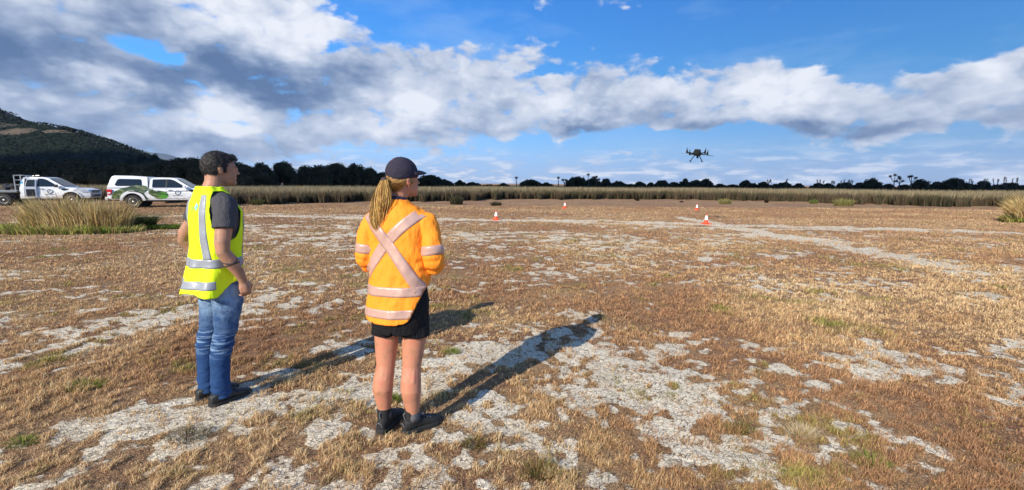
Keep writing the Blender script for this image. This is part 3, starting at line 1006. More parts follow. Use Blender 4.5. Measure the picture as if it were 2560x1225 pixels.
for px, yt, hd, sp, lab in ((1396, 440, 1, .2, 'single headed cabbage tree left of the large dome'), (1411, 444, 2, .5, 'short cabbage tree between the single headed one and the dome'),
                            (1471, 432, 1, .1, 'thin cabbage tree standing highest over the large dome'), (1491, 438, 3, .9, 'cabbage tree with three heads over the right of the dome'),
                            (2238, 433, 3, 1.2, 'forked cabbage tree, tallest on the right skyline'), (2251, 442, 3, 1.0, 'bushy cabbage tree leaning against the tallest forked one'),
                            (2281, 436, 3, 1.2, 'cabbage tree with a spreading head over rounded tree'), (1291, 440, 1, .1, 'lone spindly tree sticking up right of the woman')):
    cabbage_tree(px, yt, 146, lab, hd, sp)
for px, yt, lab in ((1930, 447, 'flax stalks left of the right group'), (1968, 446, 'flax stalks on the second low bush'), (2056, 447, 'flax stalks in a group of upright spikes'), (2078, 448, 'flax stalks leaning right'),
                    (2110, 447, 'flax stalks on a low dark bush left of the tall tree'), (2128, 446, 'flax stalks just left of the tall rounded tree'), (2330, 448, 'flax stalks left of the broadest tree'),
                    (2404, 445, 'flax stalks on the broadest tree right slope'), (2430, 446, 'flax stalks in the gap right of the broadest tree'), (2456, 443, 'flax stalks over the low wide tree'),
                    (2488, 444, 'flax stalks in the gap near the right edge'), (2522, 441, 'flax stalks over the last rounded tree'), (2540, 443, 'rightmost flax stalks at the edge of the skyline')):
    flax(px, yt, 140, lab, 3)


# dense wood behind the utes: reads as one dark mass
def make_wood():
    cents, rad = [], []
    for row, (Y, dz) in enumerate(((72, -.6), (84, 0), (96, .3))):
        px = -700
        while px < 640:
            top = np.interp(px, [-700, 0, 120, 245, 300, 340, 380, 420, 470, 510, 560, 620, 650], [398, 401, 402, 399, 404, 409, 404, 399, 394, 395, 400, 414, 425])
            hw = RNG.uniform(16, 34)
            x, _, z = px_at(px, top + RNG.uniform(-2, 5), Y)
            r = hw / FPX * Y * (1.15)
            z = max(2.5, z + dz * .3)
            rz = z * RNG.uniform(.25, .4)
            cents.append((x, Y + RNG.uniform(-2, 2), z - rz)); rad.append((r, r * .9, rz))
            cents.append((x + RNG.uniform(-.6, .6), Y + RNG.uniform(-2, 1) - 1, z * .38)); rad.append((r * 1.1, r, z * .40))
            px += hw * .95
    V, F, K = leafmass(cents, rad, 90000, .42, DKB + [(.045, .042, .02)])
    o = link_mesh('wood', fix_tris('wood', V, F, K), M_LEAF)
    tag(o, 'dense dark wood forming one band behind the parked utes', 'wood', kind='stuff')


make_wood()

# ------------------------------------------------------------------ hills
RIDGE = [(-1250, 760, 190), (-1000, 680, 165), (-800, 600, 124), (-640, 540, 96)] + [px_at(px, py, Y) for px, py, Y in ((0, 282, 500), (60, 303, 480), (120, 312, 465), (170, 322, 450), (250, 352, 420), (290, 371, 400), (330, 393, 380), (345, 412, 372))] + [(-285, 350, 0.0)]
RG = np.array(RIDGE)


def hill_h(X, Y):
    H = np.zeros(len(X))
    for (x0, y0, z0), (x1, y1, z1) in zip(RG[:-1], RG[1:]):
        dx, dy = x1 - x0, y1 - y0
        t = np.clip(((X - x0) * dx + (Y - y0) * dy) / (dx * dx + dy * dy), 0, 1)
        d = np.hypot(X - x0 - t * dx, Y - y0 - t * dy)
        z = z0 + (z1 - z0) * t
        wdt = 45 + z * 1.5
        H = np.maximum(H, z * (1 - sstep(d / wdt, -.05, 1.0)))
    P = np.c_[X, Y]
    return H + (fbm(P * .02, 4, 101) - .5) * np.minimum(H * .28, 14) * sstep(H, 4, 30) * .8


def make_hill():
    nx, ny = 260, 150
    X, Y = np.meshgrid(np.linspace(-1450, -215, nx), np.linspace(230, 1000, ny), indexing='xy')
    X, Y = X.ravel(), Y.ravel()
    Z = hill_h(X, Y) - 2.5
    i, j = np.meshgrid(np.arange(nx - 1), np.arange(ny - 1), indexing='xy')
    a = (j * nx + i).ravel()
    F = np.stack([a, a + 1, a + nx + 1, a + nx], -1)
    # pasture on the upper slope and in strips, scrub elsewhere
    past = sstep(Z + 26 * (fbm(np.c_[X * .012, Y * .012], 3, 117) - .5), 41, 49) + .9 * sstep(fbm(np.c_[X * .009, Y * .009], 3, 111), .56, .66) * sstep(Z, 26, 40)
    past *= sstep(fbm(np.c_[X * .02 + 5, Y * .02], 4, 113, .65), .38, .46)
    return np_mesh('hill', np.c_[X, Y, Z], F, attrs={'pasture': np.clip(past, 0, 1)})


hm, N, b = new_mat('hill_cover')
tco = N.n('ShaderNodeTexCoord').outputs['Object']
pa = N.n('ShaderNodeAttribute', attribute_name='pasture').outputs['Fac']
nn = N.noise(tco, .06, 5, .65)
pm = N.mr(N.math('ADD', pa, N.math('MULTIPLY_ADD', nn, .7, -.35)), .42, .55)
scr = N.ramp(N.noise(tco, .12, 6, .7), [(.35, (.006, .010, .008)), (.55, (.013, .020, .013)), (.7, (.024, .030, .018))])
pst = N.ramp(N.noise(tco, .05, 5, .6), [(.35, (.075, .060, .046)), (.6, (.125, .10, .076))])
N.link(N.mix(pm, scr, pst), b.inputs['Base Color'])
b.inputs['Roughness'].default_value = .95
b.inputs['Specular IOR Level'].default_value = .05
hill = link_mesh('hill', make_hill(), hm, smooth=True)
tag(hill, kind='structure')


def make_scrub():
    n = 60000
    x = RNG.uniform(-1000, -240, n); y = RNG.uniform(300, 620, n)
    z = hill_h(x, y)
    past = sstep(z - 2 + 26 * (fbm(np.c_[x * .012, y * .012], 3, 117) - .5), 41, 49) + .9 * sstep(fbm(np.c_[x * .009, y * .009], 3, 111), .56, .66) * sstep(z, 26, 40)
    past *= sstep(fbm(np.c_[x * .02 + 5, y * .02], 4, 113, .65), .38, .46)
    keep = (z > 1.0) & (RNG.uniform(0, 1, n) > past * 1.6 - .0)
    x, y, z = x[keep], y[keep], z[keep]
    n = len(x)
    p = np.c_[x, y, z + RNG.uniform(-1.2, .8, n)]
    nrm = RNG.normal(0, .5, (n, 3)) + np.array([0, -.4, .8]); nrm /= np.linalg.norm(nrm, axis=1)[:, None]
    t = np.cross(nrm, RNG.normal(0, 1, (n, 3))); t /= np.linalg.norm(t, axis=1)[:, None]
    bt = np.cross(nrm, t)
    s = RNG.uniform(1.0, 2.6, n)[:, None]
    V = np.stack([p - t * s * .5, p - bt * s * .4, p + t * s * .5, p + bt * s * .4], 1).reshape(-1, 3)
    c = pick([(.010, .016, .011), (.013, .020, .012), (.018, .026, .015)], RNG.integers(0, 3, n)) * (.6 + .9 * vnoise(p * .04, 3))[:, None]
    o = link_mesh('hill_scrub', np_mesh('hill_scrub', V, np.arange(n * 4).reshape(-1, 4), cols=np.repeat(c, 4, 0)), M_LEAF)
    tag(o, 'dark scrub covering the lower slopes of the left hill', 'scrub', kind='stuff')


make_scrub()


def hill_tree(px, ytop, hw, Y, label, n=500):
    x, _, ztop = px_at(px, ytop, Y)
    z0 = float(hill_h(np.array([x]), np.array([Y]))[0]) - 1.0
    z0 = min(z0, ztop - hw / FPX * Y * 1.2)
    z0 = max(z0, ztop - 14)
    rx = hw / FPX * Y
    h = ztop - z0
    root = empty('hill_tree', (x, Y, z0))
    V, F, K = leafmass([(0, 0, h * .7), (-rx * .5, 0, h * .55), (rx * .5, 0, h * .6), (0, 0, h * .35)], [(rx * .7, rx * .7, h * .3), (rx * .55, rx * .5, h * .3), (rx * .5, rx * .5, h * .28), (rx * .8, rx * .7, h * .35)], n, rx * .28, [(.009, .015, .009), (.016, .022, .013)])
    link_mesh('crown', fix_tris('crown', V, F, K), M_LEAF, root)
    MB().tube([(0, 0, -1), (0, 0, h * .5)], [rx * .12, rx * .06]).build('trunk', M_BARK, root)
    return tag(root, label, 'tree', 'lone trees on the left hill')


for a in ((6, 277, 5, 500, 'single tree on the hill top at the left picture edge'), (47, 291, 5, 485, 'small round tree on the hill ridge'), (158, 316, 9, 452, 'dark bush at the shelter belt start on the ridge'),
          (178, 320, 12, 447, 'bush in the middle of the ridge shelter belt'), (200, 330, 12, 440, 'right end bush of the ridge shelter belt'), (352, 384, 15, 300, 'rounded tree at the foot of the hill'),
          (386, 383, 12, 290, 'tree with a broken crown at the foot of the hill'), (372, 394, 16, 295, 'low tree between the two at the foot of the hill'), (322, 392, 14, 305, 'low dark tree on the hill toe'), (248, 352, 9, 425, 'bush half way down the hill spur')):
    hill_tree(*a)


def far_range():
    """far mountains, kilometres away"""
    pts = [(-15000, 2200), (-10500, 1500)]
    prof = [(-500, 200), (-200, 330), (100, 352), (240, 370), (335, 378), (385, 382), (430, 395), (480, 404), (540, 402), (600, 407), (640, 420), (700, 432), (800, 447), (900, 455), (960, 460)]
    Y = 7000
    top = [px_at(a, b_, Y) for a, b_ in prof]
    nx = 400
    xs = np.linspace(top[0][0], top[-1][0], nx)
    zt = np.interp(xs, [p[0] for p in top], [p[2] for p in top])
    zt = np.maximum(zt + (fbm(np.c_[xs * .003, xs * 0], 4, 121) - .5) * 90, -20)
    V, rows = [], 14
    for k in range(rows):
        t = k / (rows - 1)
        f = math.sin(math.pi * t)
        yy = Y - 1400 + 2800 * t
        V.append(np.c_[xs, np.full(nx, yy) + (fbm(np.c_[xs * .002, np.full(nx, t * 3)], 3, 5) - .5) * 500, zt * f * (.85 + .3 * fbm(np.c_[xs * .004, np.full(nx, t * 4)], 3, 7)) - 10])
    V = np.concatenate(V)
    i, j = np.meshgrid(np.arange(nx - 1), np.arange(rows - 1), indexing='xy')
    a = (j * nx + i).ravel()
    m = simple('mountain_rock', (.045, .055, .05), .95, .4, .004)
    o = link_mesh('mountains', np_mesh('mountains', V, np.stack([a, a + 1, a + nx + 1, a + nx], -1)), m, smooth=True)
    tag(o, kind='structure')


far_range()

# an added, unseen cloud high up behind the photographer; shaped to shade the trees beyond the marsh
def make_shade_cloud():
    bm = bmesh.new()
    alt = 800.0
    off = to_sun * (alt / to_sun.z)
    # region of the ground in shadow
    x0, x1, y0, y1 = -700, 420, 74, 400
    k = 0
    for i in range(26):
        for j in range(8):
            gx = x0 + (x1 - x0) * (i + .5) / 26
            gy = y0 + (y1 - y0) * (j + .5) / 8 + 6
            r = 46 + 14 * RNG.uniform()
            if j == 0:
                r = 42
                gy = y0 + r * .72 + RNG.uniform(-3, 3)
            bmesh.ops.create_icosphere(bm, subdivisions=2, radius=1, matrix=Matrix.Translation((gx + off.x, gy + off.y, alt + RNG.uniform(-4, 4))) @ Matrix.Diagonal((r, r * .8, 16 + 8 * RNG.uniform(), 1)))
    me = bpy.data.meshes.new('shade_cloud')
    bm.to_mesh(me); bm.free()
    m = simple('shade_cloud_white', (.85, .86, .88), 1.0, .04, .02, spec=0)
    o = link_mesh('shade_cloud', me, m, smooth=True)
    tag(o, kind='structure')


make_shade_cloud()

# ------------------------------------------------------------------ people: tools
def eval_mesh(o):
    dg = bpy.context.evaluated_depsgraph_get()
    dg.update()
    return bpy.data.meshes.new_from_object(o.evaluated_get(dg))


def fuse(mb, voxel, smooth=2, fac=.5):
    """union of overlapping closed shapes as one continuous skin -> numpy V, F"""
    me = mb.mesh('tmp')
    bm = bmesh.new(); bm.from_mesh(me); bmesh.ops.recalc_face_normals(bm, faces=bm.faces); bm.to_mesh(me); bm.free()
    o = bpy.data.objects.new('tmp', me); C.objects.link(o)
    r = o.modifiers.new('r', 'REMESH'); r.mode = 'VOXEL'; r.voxel_size = voxel; r.adaptivity = 0
    if smooth:
        s = o.modifiers.new('s', 'SMOOTH'); s.factor = fac; s.iterations = smooth
    m2 = eval_mesh(o)
    bpy.data.objects.remove(o); bpy.data.meshes.remove(me)
    return m2


def mesh_np(me):
    V = np.empty(len(me.vertices) * 3, np.float32); me.vertices.foreach_get('co', V)
    Nn = np.empty(len(me.vertices) * 3, np.float32); me.vertices.foreach_get('normal', Nn)
    return V.reshape(-1, 3).astype(float), Nn.reshape(-1, 3).astype(float)


def displace(me, fn):
    V, Nn = mesh_np(me)
    d = fn(V)
    V = V + Nn * d[:, None]
    me.vertices.foreach_set('co', V.astype(np.float32).ravel())
    me.update()
    return me


def cut(me, keep_fn):
    bm = bmesh.new(); bm.from_mesh(me)
    cs = np.array([f.calc_center_median()[:] for f in bm.faces])
    k = keep_fn(cs)
    bmesh.ops.delete(bm, geom=[f for f, kk in zip(bm.faces, k) if not kk], context='FACES')
    # even out the cut border
    for _ in range(3):
        bv = [v for v in bm.verts if v.is_boundary]
        newp = {}
        for v in bv:
            nb = [e.other_vert(v) for e in v.link_edges if e.is_boundary]
            if len(nb) == 2:
                newp[v] = (nb[0].co + nb[1].co) * .25 + v.co * .5
        for v, p in newp.items():
            v.co = p
    bm.to_mesh(me); bm.free(); me.update()
    return me


def oval(c, rx, ry, n=40, e=2.3, rot=0.0):
    out = []
    for k in range(n):
        a = 2 * math.pi * k / n
        ca, sa = math.cos(a), math.sin(a)
        x = rx * math.copysign(abs(ca) ** (2 / e), ca)
        y = ry * math.copysign(abs(sa) ** (2 / e), sa)
        if rot:
            x, y = x * math.cos(rot) - y * math.sin(rot), x * math.sin(rot) + y * math.cos(rot)
        out.append(Vector((c[0] + x, c[1] + y, c[2])))
    return out


def torso(mb, rows, e=2.3):
    """rows: (z, rx, ry, cx, cy)"""
    return mb.rings([oval((r[3], r[4], r[0]), r[1], r[2], e=e) for r in rows])


def hand(mb, wrist, direction, palm_n, curl, length=.185, flip=1):
    """palm, four fingers of different lengths and a thumb from the side of the palm"""
    d = Vector(direction).normalized()
    n = Vector(palm_n).normalized()
    n = (n - d * n.dot(d)).normalized()
    s = d.cross(n).normalized() * flip        # towards the thumb
    w = Vector(wrist)
    pc = w + d * .05
    mb.tube([w - d * .02, w + d * .015, w + d * .045, w + d * .078, w + d * .092], [.026, .028, .034, .035, .026], 10)
    mb.tube([w + d * .01 + s * .012, w + d * .05 + s * .022, w + d * .086 + s * .026], [.018, .02, .014], 8)
    mb.tube([w + d * .01 - s * .012, w + d * .05 - s * .022, w + d * .082 - s * .028], [.018, .02, .014], 8)
    for k, (off, L, r) in enumerate(((.030, .072, .0095), (.0105, .080, .0098), (-.010, .074, .0095), (-.029, .058, .0085))):
        p0 = w + d * .078 + s * off
        c = curl * (1 + .12 * k)
        p1 = p0 + (d * math.cos(c * .5) + n * math.sin(c * .5)) * L * .46
        p2 = p1 + (d * math.cos(c * 1.3) + n * math.sin(c * 1.3)) * L * .32
        p3 = p2 + (d * math.cos(c * 2.0) + n * math.sin(c * 2.0)) * L * .24
        mb.tube([p0 - d * .02, p0, p1, p2, p3], [r, r * 1.05, r, r * .9, r * .7], 8)
    t0 = w + d * .028 + s * .026
    t1 = t0 + (d * .7 + s * .7 + n * .25).normalized() * .036
    t2 = t1 + (d * .85 + s * .25 + n * .5).normalized() * .030
    t3 = t2 + (d * .8 + n * .6).normalized() * .022
    mb.tube([t0 - s * .012, t0, t1, t2, t3], [.014, .0155, .0125, .0115, .008], 8)


def head_shapes(mb, M, female=False):
    """M: matrix of the head frame (origin head centre, +y face)"""
    R = M.to_3x3()
    k = .94 if female else 1.0

    def E(c, r, rx=0.0):
        mb.ell(M @ Vector([v * k for v in c]), [v * k for v in r], R @ Matrix.Rotation(rx, 3, 'X'))

    E((0, -.012, .022), (.076, .094, .092))            # skull
    E((0, .028, .012), (.068, .068, .082))             # forehead and face
    E((0, .036, -.038), (.058, .060, .062))            # cheeks
    E((0, .040, -.066), (.050, .056, .042), .15)       # jaw
    E((0, .082, -.088), (.024, .020, .020))            # chin
    E((0, .084, -.052), (.026, .017, .010))            # lips area
    E((0, .091, -.046), (.022, .010, .005))
    E((0, .091, -.058), (.019, .010, .006))
    E((0, .096, .000), (.010, .014, .028), -.25)       # bridge
    E((0, .106, -.018), (.0135, .017, .012))           # tip
    E((.011, .097, -.022), (.008, .010, .008)); E((-.011, .097, -.022), (.008, .010, .008))
    E((.030, .080, .026), (.026, .014, .009)); E((-.030, .080, .026), (.026, .014, .009))   # brow
    for s in (-1, 1):
        E((s * .074, -.008, -.008), (.008, .018, .030), .15)
        E((s * .079, -.013, .004), (.007, .016, .018), .2)


def eyes(M, parent, iris, k=1.0):
    white = simple('eye_white', (.7, .68, .64), .3, .02)
    ir = simple('iris', iris, .2, .05)
    for s in (-1, 1):
        c = M @ Vector((s * .030 * k, .073 * k, .004 * k))
        o = MB().ell(c, (.0125, .0125, .0115), sub=2).build('eye', white, parent, smooth=True)
        MB().ell(c + M.to_3x3() @ Vector((0, .0085, 0)), (.006, .005, .006), sub=2).build('iris', ir, o, smooth=True)
    return white


def tape(name, garment_me, fn, ns, nt, mat, parent, off=.003, maxe=.06, thick=.0016):
    """reflective band laid on a garment; fn(s,t)->(origin, direction) for ray casting"""
    bvh = BVHTree.FromPolygons([v.co for v in garment_me.vertices], [tuple(p.vertices) for p in garment_me.polygons])
    grid = []
    for i in range(ns + 1):
        row = []
        for j in range(nt + 1):
            o_, d_ = fn(i / ns, j / nt)
            loc, nor, idx, dist = bvh.ray_cast(Vector(o_), Vector(d_).normalized())
            row.append(None if loc is None else loc - Vector(d_).normalized() * off)
        grid.append(row)
    V, idxm, F = [], {}, []
    for i in range(ns + 1):
        for j in range(nt + 1):
            if grid[i][j] is not None:
                idxm[(i, j)] = len(V); V.append(grid[i][j][:])
    for i in range(ns):
        for j in range(nt):
            q = [(i, j), (i + 1, j), (i + 1, j + 1), (i, j + 1)]
            if all(k in idxm for k in q):
                p = [grid[a][b_] for a, b_ in q]
                if max((p[m] - p[(m + 1) % 4]).length for m in range(4)) < maxe:
                    F.append([idxm[k] for k in q])
    me = bpy.data.meshes.new(name)
    me.from_pydata(V, [], F); me.update()
    o = link_mesh(name, me, mat, parent, smooth=True)
    md = o.modifiers.new('thickness', 'SOLIDIFY'); md.thickness = thick; md.offset = 0
    return o


def skin_mat(name, col, red):
    m, N, b = new_mat(name)
    tc = N.n('ShaderNodeTexCoord').outputs['Object']
    nz = N.noise(tc, 16, 6, .68)
    c = N.ramp(nz, [(.34, tuple(v * .74 for v in col)), (.5, col), (.64, red), (.76, tuple(v * 1.12 for v in col))])
    N.link(c, b.inputs['Base Color'])
    b.inputs['Roughness'].default_value = .52
    b.inputs['Specular IOR Level'].default_value = .35
    b.inputs['Subsurface Weight'].default_value = .12
    b.inputs['Subsurface Radius'].default_value = (.5, .2, .1)
    b.inputs['Subsurface Scale'].default_value = .012
    bp = N.n('ShaderNodeBump'); bp.inputs['Strength'].default_value = .15; bp.inputs['Distance'].default_value = .003
    N.link(N.noise(tc, 140, 3, .6), bp.inputs['Height']); N.link(bp.outputs[0], b.inputs['Normal'])
    return m


def cloth(name, col, rough=.85, var=.08, weave=420, folds=(7, 7, 3), fstr=.5, spec=.25, sheen=0.0):
    m, N, b = new_mat(name)
    tc = N.n('ShaderNodeTexCoord').outputs['Object']
    nz = N.noise(tc, 7, 5, .6)
    N.link(N.mix(nz, tuple(c * (1 - var) for c in col) + (1,), tuple(min(1, c * (1 + var)) for c in col) + (1,)), b.inputs['Base Color'])
    b.inputs['Roughness'].default_value = rough
    b.inputs['Specular IOR Level'].default_value = spec
    b.inputs['Sheen Weight'].default_value = sheen
    fl = N.noise(N.vmath('MULTIPLY', tc, folds), 1.0, 4, .55)
    wv = N.noise(tc, weave, 2, .5)
    bp = N.n('ShaderNodeBump'); bp.inputs['Strength'].default_value = fstr; bp.inputs['Distance'].default_value = .03
    N.link(fl, bp.inputs['Height'])
    rg = N.math('ABSOLUTE', N.math('SUBTRACT', N.noise(N.vmath('MULTIPLY', tc, tuple(q * 2.1 for q in folds)), 1.0, 3, .5), .5))
    b3 = N.n('ShaderNodeBump'); b3.inputs['Strength'].default_value = fstr * .45; b3.inputs['Distance'].default_value = .012
    N.link(N.mr(rg, 0, .12), b3.inputs['Height']); N.link(bp.outputs[0], b3.inputs['Normal'])
    bp = b3
    b2 = N.n('ShaderNodeBump'); b2.inputs['Strength'].default_value = .2; b2.inputs['Distance'].default_value = .002
    N.link(wv, b2.inputs['Height']); N.link(bp.outputs[0], b2.inputs['Normal'])
    N.link(b2.outputs[0], b.inputs['Normal'])
    return m


def tape_mat(name, col, seg=0.0, gap=None):
    m, N, b = new_mat(name)
    tc = N.n('ShaderNodeTexCoord').outputs['Object']
    nz = N.noise(tc, 16, 4, .6)
    c = N.mix(nz, tuple(v * .82 for v in col) + (1,), tuple(min(1, v * 1.15) for v in col) + (1,))
    if seg:
        w = N.n('ShaderNodeTexWave', bands_direction='DIAGONAL'); w.inputs['Scale'].default_value = seg
        N.link(tc, w.inputs['Vector'])
        c = N.mix(N.mr(w.outputs['Fac'], .62, .72), c, (*gap, 1))
    N.link(c, b.inputs['Base Color'])
    b.inputs['Roughness'].default_value = .42
    b.inputs['Metallic'].default_value = .15
    bp = N.n('ShaderNodeBump'); bp.inputs['Strength'].default_value = .25; bp.inputs['Distance'].default_value = .01
    N.link(N.noise(tc, 22, 3, .6), bp.inputs['Height']); N.link(bp.outputs[0], b.inputs['Normal'])
    return m


def shoe(parent, ankle, yaw, length, mats, name='shoe', high=.10, k=1.0):
    """a laced shoe or boot; ankle (x,y) of the leg axis, yaw relative to the body"""
    body_m, sole_m, lace_m = mats
    Rz = Matrix.Translation((ankle[0], ankle[1], 0)) @ Matrix.Rotation(yaw, 4, 'Z')
    mb = MB()
    L = length

    def sect(y, hw, zt, zb=.018, n=20):
        out = []
        for q in range(n):
            a = 2 * math.pi * q / n
            out.append(Rz @ Vector((hw * math.cos(a), y, (zt + zb) / 2 + (zt - zb) / 2 * math.copysign(abs(math.sin(a)) ** .8, math.sin(a)))))
        return out
    mb.rings([sect(-.075, .012, .06), sect(-.07, .028, .085), sect(-.045, .036, .10), sect(0, .037, .11), sect(.05, .038, .10), sect(.09, .043, .08),
              sect(.13, .047, .066), sect(.165, .042, .056), sect(L - .09, .026, .042), sect(L - .08, .008, .034)])
    if high:
        mb.rings([[Rz @ v for v in oval((0, -.012, z), r, r * 1.12, 20)] for z, r in ((.04, .036), (.08, .041), (high, .043), (high + .015, .044))])
    me = fuse(mb, .0045, 3)
    o = link_mesh(name, me, body_m, parent, smooth=True)
    sb = MB()
    pts = []
    prof = [(-.082, .0), (-.078, .022), (-.06, .036), (-.02, .041), (.04, .041), (.10, .048), (.15, .048), (L - .10, .034), (L - .078, .014), (L - .072, .0)]
    loop = [(x, y) for y, x in prof] + [(-x, y) for y, x in prof[::-1][1:-1]]
    for z, s in ((0.0, .94), (.006, 1.0), (.026, 1.0), (.032, .95)):
        pts.append([Rz @ Vector((x * s, .05 + (y - .05) * s, z)) for x, y in loop])
    sb.rings(pts)
    sb.build('sole', sole_m, o, bevel=0)
    lb = MB()
    for q in range(5):
        y = .035 + q * .022
        z = .113 - q * .0115
        lb.tube([Rz @ Vector((-.028, y, z - .012)), Rz @ Vector((-.012, y + .008, z)), Rz @ Vector((.012, y - .004, z)), Rz @ Vector((.028, y + .006, z - .012))], .0028, 5)
    lb.tube([Rz @ Vector(v) for v in ((0, .03, .118), (.03, .02, .135), (.045, .045, .12), (.02, .04, .112))], .0028, 5)
    lb.tube([Rz @ Vector(v) for v in ((0, .03, .118), (-.03, .02, .132), (-.045, .04, .115), (-.02, .04, .112))], .0028, 5)
    lb.build('laces', lace_m, o)
    return o


# ------------------------------------------------------------------ the man in the yellow vest
SKM = skin_mat('skin_man', (.40, .215, .135), (.47, .21, .14))
M_TEE = cloth('grey_tee', (.060, .060, .068), folds=(9, 9, 4), fstr=.6)
M_VEST = cloth('yellow_vest', (.74, .98, .015), folds=(5, 5, 2), fstr=.55, var=.05, rough=.7)
M_TAPEG = tape_mat('grey_reflective', (.30, .32, .36))
M_BLK = simple('black_leather', (.014, .014, .015), .55, .2, 20, bump=.3)
M_SOLE = simple('sole_rubber', (.02, .02, .02), .85, .2)

# jeans with worn patches
MJ, N, b = new_mat('denim')
tc = N.n('ShaderNodeTexCoord').outputs['Object']
sp = N.n('ShaderNodeSeparateXYZ'); N.link(tc, sp.inputs[0])
fade = N.mr(N.noise(N.vmath('MULTIPLY', tc, (7, 7, 7)), 1.0, 5, .62), .40, .60)
zt = N.mr(sp.outputs[2], .48, .74)
zt2 = N.mr(sp.outputs[2], .42, .30)
whisk = N.noise(N.vmath('MULTIPLY', tc, (8, 8, 62)), 1.0, 3, .6)
kband = N.math('MULTIPLY', N.mr(sp.outputs[2], .34, .40), N.mr(sp.outputs[2], .56, .50))
f = N.math('ADD', N.math('MULTIPLY', fade, zt), N.math('MULTIPLY', N.math('MULTIPLY', kband, N.mr(whisk, .48, .58)), .75), clamp=True)
jc = N.mix(f, (.016, .050, .145, 1), (.18, .28, .42, 1))
tw = N.noise(tc, 160, 3, .6)
jc = N.mix(N.mr(tw, .35, .7, 0, .35), jc, N.vmath('MULTIPLY', jc, (1.6, 1.5, 1.4)))
N.link(jc, b.inputs['Base Color'])
b.inputs['Roughness'].default_value = .85
b.inputs['Specular IOR Level'].default_value = .2
bp = N.n('ShaderNodeBump'); bp.inputs['Strength'].default_value = .7; bp.inputs['Distance'].default_value = .02
N.link(N.math('ADD', N.noise(N.vmath('MULTIPLY', tc, (9, 9, 22)), 1.0, 4, .6), N.math('MULTIPLY', tw, .08)), bp.inputs['Height']); N.link(bp.outputs[0], b.inputs['Normal'])
M_JEANS = MJ

MAN_YAW = math.radians(-33)
man = empty('person', (-2.085, 3.09, 0), MAN_YAW)
tag(man, 'man in a yellow reflective vest, grey t-shirt and blue jeans looking right', 'person', 'people watching the drone')

mb = MB()
torso(mb, [(.86, .13, .10, 0, -.01), (1.0, .14, .10, 0, 0), (1.15, .15, .11, 0, .005), (1.3, .165, .115, 0, .01), (1.40, .17, .105, 0, .005), (1.47, .12, .075, 0, -.01), (1.50, .07, .06, 0, -.01)])
HM = Matrix.Translation((0.005, .050, 1.655)) @ Matrix.Rotation(math.radians(-14), 4, 'Z') @ Matrix.Rotation(math.radians(-3), 4, 'X')
mb.tube([(0, -.03, 1.44), (0, -.018, 1.50), (0, .008, 1.56), (0, .022, 1.63)], [.075, .062, .058, .062], 16)
head_shapes(mb, HM)
# right arm: hangs a little forward, thumb at the pocket
RA = [(.165, -.015, 1.435), (.205, -.025, 1.38), (.228, -.052, 1.27), (.243, -.078, 1.17), (.247, -.080, 1.11), (.250, -.040, 1.04), (.246, .003, .965), (.240, .028, .91), (.237, .036, .888)]
mb.tube(RA, [.055, .056, .052, .047, .043, .046, .037, .029, .028], 16)
hand(mb, (.237, .035, .892), (-.05, .22, -1), (-1, -.15, 0), .75, flip=1)
# left arm: elbow out, hand at the left pocket
LA = [(-.165, -.01, 1.435), (-.20, -.02, 1.38), (-.235, -.05, 1.28), (-.28, -.09, 1.20), (-.295, -.095, 1.15), (-.285, -.05, 1.09), (-.25, .03, 1.01), (-.23, .075, .955), (-.225, .09, .935)]
mb.tube(LA, [.055, .055, .050, .046, .042, .045, .036, .029, .028], 16)
hand(mb, (-.225, .09, .937), (.35, .5, -1), (1, -.2, 0), .6, flip=-1)
# legs (inside the jeans)
LEG = {1: [(.088, -.005, .92), (.095, -.005, .75), (.094, -.040, .52), (.090, -.085, .34), (.088, -.100, .10)], -1: [(-.088, -.005, .92), (-.095, -.015, .75), (-.092, -.055, .52), (-.083, -.100, .34), (-.078, -.115, .10)]}
for s in (1, -1):
    mb.tube(LEG[s], [.085, .075, .052, .050, .036], 16)
me = fuse(mb, .0055, 2)
body = link_mesh('body', me, SKM, man, smooth=True)
eyes(HM, man, (.05, .03, .02))
# tattoo band on the right forearm
tb = MB()
M_INK = simple('tattoo_ink', (.055, .045, .045), .6, .2)


def arm_band(cz, tilt, r, w):
    c = Vector((.249, -.030, cz)); ax = Vector((0, .35, -1)).normalized()
    u = ax.cross(Vector((0, 1, 0))).normalized(); v = ax.cross(u)
    return c, ax, u, v


c0, ax, u0, v0_ = arm_band(1.045, 0, 0, 0)
tape('tattoo', me, lambda s, t: ((lambda a, o: (c0 + ax * (o + .012 * math.sin(a * 2 + 1)) + (u0 * math.cos(a) + v0_ * math.sin(a)) * .12, -(u0 * math.cos(a) + v0_ * math.sin(a))))(s * 2 * math.pi, (t - .5) * .013)), 40, 2, M_INK, man, off=.0008, thick=.0006)
tape('tattoo', me, lambda s, t: ((lambda a, o: (c0 + ax * (.020 + o - .006 * math.sin(a * 2 + .4)) + (u0 * math.cos(a) + v0_ * math.sin(a)) * .12, -(u0 * math.cos(a) + v0_ * math.sin(a))))(s * 2 * math.pi, (t - .5) * .010)), 40, 2, M_INK, man, off=.0008, thick=.0006)


